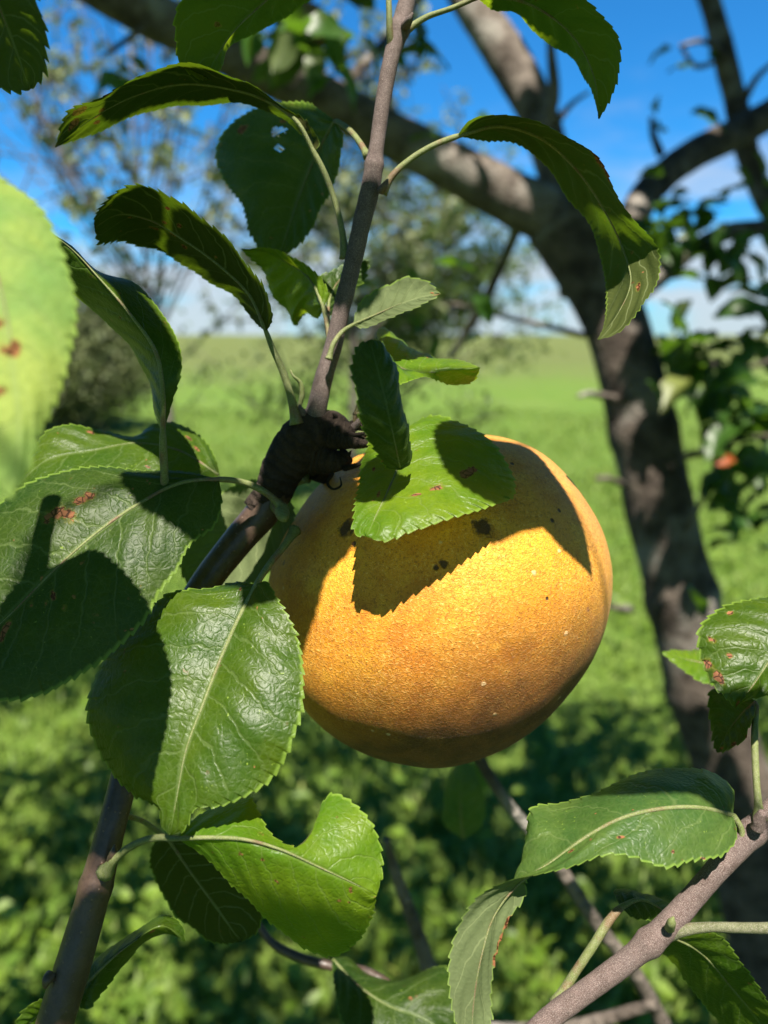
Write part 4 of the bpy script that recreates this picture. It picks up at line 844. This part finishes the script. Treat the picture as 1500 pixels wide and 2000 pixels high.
leaf(RB, [(1400, 1300, 20), (1350, 1290, 20), (1292, 1274, 20)], [(1395, 1335, 19.6), (1345, 1315, 19.6)], [(1380, 1278, 20.6), (1330, 1270, 20.6)], mat=M_LEAF2, seed=27, label='small bright leaf tip in front of the trunk')

# twigs out of focus behind
T2 = thing('leafy_twig', 'thin blurred twig slanting down behind the lower edge of the apple', 'twig', W(np.array([1330., 2060., 32.])), 'leafy twigs around the apple')
tube('stem', [(900, 1420, 26, 11), (935, 1480, 27, 11), (985, 1560, 28, 11), (1050, 1640, 29, 12), (1110, 1720, 30, 13), (1170, 1810, 31, 13), (1240, 1900, 32, 14), (1300, 2010, 33, 15), (1350, 2120, 34, 16)], M_LIMB, T2, 12, .05, 3)
tube('side_twig', [(840, 1900, 34, 16), (815, 1820, 33, 14), (785, 1740, 32, 12), (765, 1680, 31, 9), (755, 1640, 30, 6)], M_LIMB, T2, 12, .05, 3)
tube('side_twig', [(1280, 1960, 32, 10), (1080, 2010, 33, 14), (900, 1990, 34, 15), (840, 1890, 34, 15)], M_LIMB, T2, 12, .05, 3)
leaf(T2, [(905, 1640, 30), (900, 1590, 29), (900, 1540, 28.5), (905, 1480, 28.5)], [(870, 1610, 30), (868, 1560, 29.5), (885, 1500, 29)], [(940, 1610, 29), (945, 1560, 28.5), (925, 1500, 28.4)], mat=M_LEAFP, seed=31, label='blurred pale leaf below the apple')
T3 = thing('leafy_twig', 'curved dark twig with blue green leaves at the bottom centre', 'twig', W(np.array([880., 2040., 21.])), 'leafy twigs around the apple')
tube('stem', [(500, 1800, 22, 7), (530, 1840, 22, 8), (580, 1868, 22, 9), (640, 1885, 22, 9), (720, 1900, 21.5, 9), (800, 1960, 21, 10), (900, 2080, 21, 12)], M_OLD, T3, 10, .04, 3)
leaf(T3, [(648, 1872, 21), (700, 1925, 20.4), (760, 1965, 20), (830, 1990, 19.8), (890, 2030, 19.6)],
     [(670, 1870, 21.6), (720, 1905, 21.6), (790, 1912, 21.4), (872, 1890, 21), (885, 1950, 20)], [(655, 1930, 20), (670, 2000, 19.6), (720, 2070, 19.2), (800, 2100, 19)], mat=M_LEAFD, seed=32, bulge=.1, label='dark blue green leaf cut by the bottom edge')
leaf(T3, [(905, 1880, 21), (880, 1960, 20.4), (840, 2040, 20)], [(870, 1900, 21), (820, 1980, 20.4)], [(910, 1950, 20.6), (900, 2010, 20.2)], mat=M_LEAF, seed=33)

# near, out-of-focus leaf at the left and the dark one in the corner
T4 = thing('leafy_twig', 'bright blurred leaf close to the lens at the left edge on its twig', 'twig', W(np.array([-420., 900., 8.4])), 'leafy twigs around the apple')
tube('stem', [(-520, 1500, 8.6, 40), (-420, 900, 8.6, 38), (-340, 300, 8.8, 36), (-300, -200, 9.0, 32)], M_OLD, T4, 14, .03, 3)
leaf(T4, [(-150, 240, 9.6), (-60, 400, 9.2), (0, 560, 8.9), (30, 720, 8.6), (40, 850, 8.4), (25, 975, 8.3)],
     [(-60, 300, 9.9), (20, 362, 9.8), (85, 420, 9.6), (120, 500, 9.4), (144, 600, 9.2), (134, 690, 9.0), (112, 770, 8.8), (78, 835, 8.6), (52, 915, 8.4)],
     [(-330, 330, 9.4), (-420, 520, 9.0), (-400, 700, 8.7), (-260, 860, 8.5), (-90, 950, 8.4)],
     pet=[(-400, 620, 8.7, 12), (-320, 420, 9.0, 11), (-230, 290, 9.4, 10), (-150, 240, 9.6, 9)], mat=M_LEAFZ, seed=34, bulge=.1, spots=[(.55, .1, .03), (.62, -.05, .03), (.50, .6, .02), (.72, .1, .02)], label='bright blurred leaf close to the lens')
T5 = thing('leafy_twig', 'dark toothed leaf on its twig in the top left corner', 'twig', W(np.array([-200., -200., 13.])), 'leafy twigs around the apple')
tube('stem', [(-300, -500, 13, 24), (-200, -200, 13, 24), (-240, 100, 13.2, 22)], M_OLD, T5, 12, .03, 3)
leaf(T5, [(-60, -140, 12.6), (-30, -60, 12.8), (5, 30, 13.2), (35, 110, 13.6), (58, 176, 14.0)],
     [(-120, -40, 13.6), (-90, 60, 14.2), (-40, 140, 14.5), (10, 172, 14.3)], [(10, -130, 12.2), (55, -60, 12.2), (78, 20, 12.6), (86, 90, 13.1), (82, 145, 13.6)],
     pet=[(-200, -200, 13, 8), (-120, -180, 12.8, 7), (-60, -140, 12.6, 6)], mat=M_LEAF, seed=35, teeth=1.8, pitch=.0028, bulge=.08, label='dark toothed leaf in the top left corner')

# ------------------------------------------------------------------ unseen twig added overhead, its leaves shaped to shade parts of the view
T6 = thing('leafy_twig', 'unseen leafy twig added over the apple and its leaves to cast shade on them', 'twig', tuple(W(np.array([420., 1000., 15.]))+SUN*.14), 'leafy twigs around the apple')
tw = []
for pp in ([(560, 860, 16.6, .45), (800, 830, 16.6, .45), (1020, 850, 16.7, .45)],
           [(330, 900, 15.8, .45), (420, 650, 15.8, .45), (520, 400, 15.8, .45), (600, 150, 15.6, .45), (640, -100, 15.5, .52), (650, -200, 15.5, .9)],
           [(1020, 850, 16.7, .45), (1080, 600, 16.2, .45), (1050, 300, 15.8, .45), (1020, 50, 15.6, .45), (900, -150, 15.6, .52), (650, -200, 15.5, .9)],
           [(330, 900, 15.8, .45), (60, 1200, 15, .45), (60, 1600, 14.5, .45), (300, 1900, 14.2, .45)]):
    Pt = catmull(np.array([W(np.array(p[:3], float))+SUN*p[3] for p in pp]), 50); tw.append(Pt)
    Vt, Ft, Ut = tube_geo(Pt, np.linspace(.0010, .0016, 50), 10, .04, 3); link('stem', Vt, Ft, M_TWIG, T6, uv=Ut)
tw = np.vstack(tw)
def shade(mid, l, r, t_, seed, shrink=1.0):
    mid, l, r = (np.array(a_, float) for a_ in (mid, l, r))
    if shrink != 1.0:
        c_ = np.vstack([mid, l, r]).mean(0); mid, l, r = (c_+(a_-c_)*shrink for a_ in (mid, l, r))
    b = W(mid[0])+SUN*t_; q = tw[np.argmin(np.linalg.norm(tw-(b+SUN*.3), axis=1))]
    leaf(T6, mid, l, r, mat=M_LEAF, seed=seed, shift=SUN*t_, bulge=.03, wave=.2, rib=.9, petw=np.array([q, b+SUN*.16, b])-SUN*t_)
# left part of the big leaf, the broad dark leaf, the stalk side and the right shoulder of the fruit
shade([(735, 395, 15.9), (712, 470, 15.9), (690, 540, 15.9), (660, 640, 16.1)], [(770, 440, 15.8), (750, 520, 15.8), (720, 600, 16)], [(690, 400, 16), (650, 480, 16), (635, 580, 16.2)], .14, 74)
shade([(722, 650, 13.3), (750, 720, 12.9), (755, 800, 13.0), (768, 870, 13.3)], [(770, 680, 13.6), (785, 760, 13.5), (795, 840, 13.6)], [(690, 680, 13.2), (695, 760, 12.9), (715, 850, 13.2)], .10, 75)
shade([(470, 1150, 15.1), (500, 1100, 15.2), (560, 1060, 15.4), (600, 1020, 15.6)], [(420, 1120, 15.2), (440, 1060, 15.4), (520, 1000, 15.8)], [(480, 1200, 14.9), (540, 1175, 14.8), (590, 1120, 15.0)], .135, 56)
shade([(310, 900, 15.6), (330, 960, 15.5), (380, 1000, 15.3), (410, 1045, 15.2), (440, 1090, 15)], [(240, 905, 15.6), (265, 990, 15.4), (330, 1035, 15.1), (400, 1070, 15)], [(380, 900, 15.9), (460, 930, 15.7), (480, 1010, 15.3)], .135, 52)
shade([(610, 880, 17), (600, 960, 16.4), (610, 1030, 15.6), (600, 1100, 15.2), (575, 1200, 14.9)], [(680, 900, 16.5), (700, 980, 15.6), (680, 1050, 15.0), (640, 1080, 15.0), (610, 1150, 14.9)], [(540, 880, 17), (510, 960, 16.6), (490, 1060, 16), (520, 1150, 15.3)], .14, 54)
shade([(960, 840, 16.8), (1040, 920, 15.6), (1090, 990, 15.4), (1125, 1070, 15.5), (1152, 1148, 15.9)], [(1040, 860, 16.8), (1088, 900, 16.2), (1122, 965, 16), (1143, 1060, 15.9)], [(850, 880, 16), (890, 1010, 14.9), (975, 1048, 14.7), (1012, 1012, 14.8), (1058, 990, 14.9), (1100, 1055, 15.2)], .12, 55)
# lower half of the bitten leaf, the lower stem, the top of the long leaf on the right
shade([(400, 1735, 13.6), (520, 1790, 13.9), (620, 1820, 14.2), (760, 1830, 14)], [(500, 1725, 13.5), (600, 1745, 13.4), (760, 1785, 13.5)], [(450, 1800, 14), (560, 1890, 14.4), (700, 1900, 14.3)], .2, 71)
shade([(230, 1745, 14.6), (180, 1800, 14.5), (140, 1900, 14.4), (90, 2030, 14.3)], [(200, 1740, 14.6), (130, 1800, 14.5), (60, 1960, 14.3)], [(260, 1770, 14.6), (230, 1850, 14.5), (180, 1980, 14.4)], .2, 72)
shade([(1440, 1560, 15), (1370, 1540, 15.3), (1280, 1540, 15.3), (1195, 1580, 15)], [(1420, 1600, 14.6), (1350, 1575, 14.8), (1270, 1570, 14.8)], [(1400, 1490, 15.8), (1300, 1490, 15.8), (1200, 1510, 15.6), (1150, 1545, 15.4)], .18, 73)
# upper leaves
shade([(560, 225, 15.6), (440, 165, 15.8), (300, 170, 15.7), (190, 215, 15.5)], [(530, 170, 15), (440, 130, 15), (320, 128, 15), (220, 175, 15)], [(520, 235, 16.6), (440, 215, 16.8), (320, 225, 16.8), (220, 250, 16.2)], .11, 60)
shade([(540, 600, 15.8), (450, 530, 15.8), (370, 470, 15.8), (330, 440, 15.7)], [(545, 560, 15), (470, 480, 14.8), (380, 400, 14.6), (345, 395, 14.8)], [(500, 630, 16.6), (430, 570, 17.0), (360, 525, 17.0), (325, 480, 17)], .13, 61)
shade([(315, 420, 15.8), (270, 415, 15.8), (220, 420, 15.6), (170, 450, 15.3)], [(310, 370, 14.6), (240, 355, 14.6), (180, 400, 15)], [(300, 490, 17), (240, 480, 16.8), (190, 480, 16)], .14, 62)
shade([(660, 210, 17.8), (610, 300, 18.6), (580, 400, 19), (550, 510, 18.8)], [(700, 300, 17.6), (660, 400, 18), (600, 470, 18.6)], [(520, 200, 19.4), (430, 250, 20), (400, 340, 20), (460, 460, 19.4)], .15, 63)
shade([(320, 850, 15.2), (310, 720, 15.2), (250, 610, 15.4), (170, 520, 15.4), (90, 460, 15)], [(290, 780, 15.8), (250, 690, 16.2), (180, 620, 16.3), (100, 560, 15.8)], [(350, 780, 15.2), (350, 690, 15.4), (290, 600, 15.9), (200, 530, 15.9)], .14, 64, .97)
shade([(640, -60, 15.8), (540, 0, 15.6), (450, 60, 15.5), (400, 140, 15.5)], [(500, -80, 14.6), (370, -10, 14.4), (330, 70, 14.6), (350, 130, 15)], [(620, 0, 16.8), (540, 50, 16.8), (470, 90, 16.4)], .10, 65)
shade([(10, -120, 12.8), (20, -20, 13), (40, 80, 13.4), (60, 170, 14)], [(-80, -60, 13.6), (-60, 60, 14), (0, 150, 14.4)], [(90, -80, 12.4), (100, 20, 12.8), (95, 120, 13.4)], .07, 66)
shade([(960, 0, 15.4), (1060, 30, 15.3), (1130, 90, 15.3), (1170, 200, 15.3)], [(960, 40, 16.4), (1040, 80, 16.8), (1110, 130, 16.5), (1150, 190, 15.9)], [(1040, -40, 14.4), (1140, -10, 14.1), (1190, 60, 14.2), (1195, 140, 14.8)], .10, 67)
shade([(900, 262, 15.7), (1020, 262, 16), (1120, 330, 16.4), (1180, 420, 16.5), (1215, 505, 16.3)], [(960, 280, 16.8), (1060, 330, 17.4), (1130, 420, 17.6), (1170, 520, 17.2)], [(950, 225, 15.1), (1060, 245, 15), (1160, 315, 15.1), (1230, 430, 15.6)], .12, 68)
shade([(600, 590, 17), (580, 550, 17.6), (550, 540, 17.8), (520, 520, 17.8)], [(620, 620, 17.4), (575, 640, 18.4), (530, 580, 18.2)], [(630, 560, 17), (600, 530, 17.2), (560, 515, 17.4)], .13, 69)

for o in bpy.data.objects:
    if '_o' in o: del o['_o']
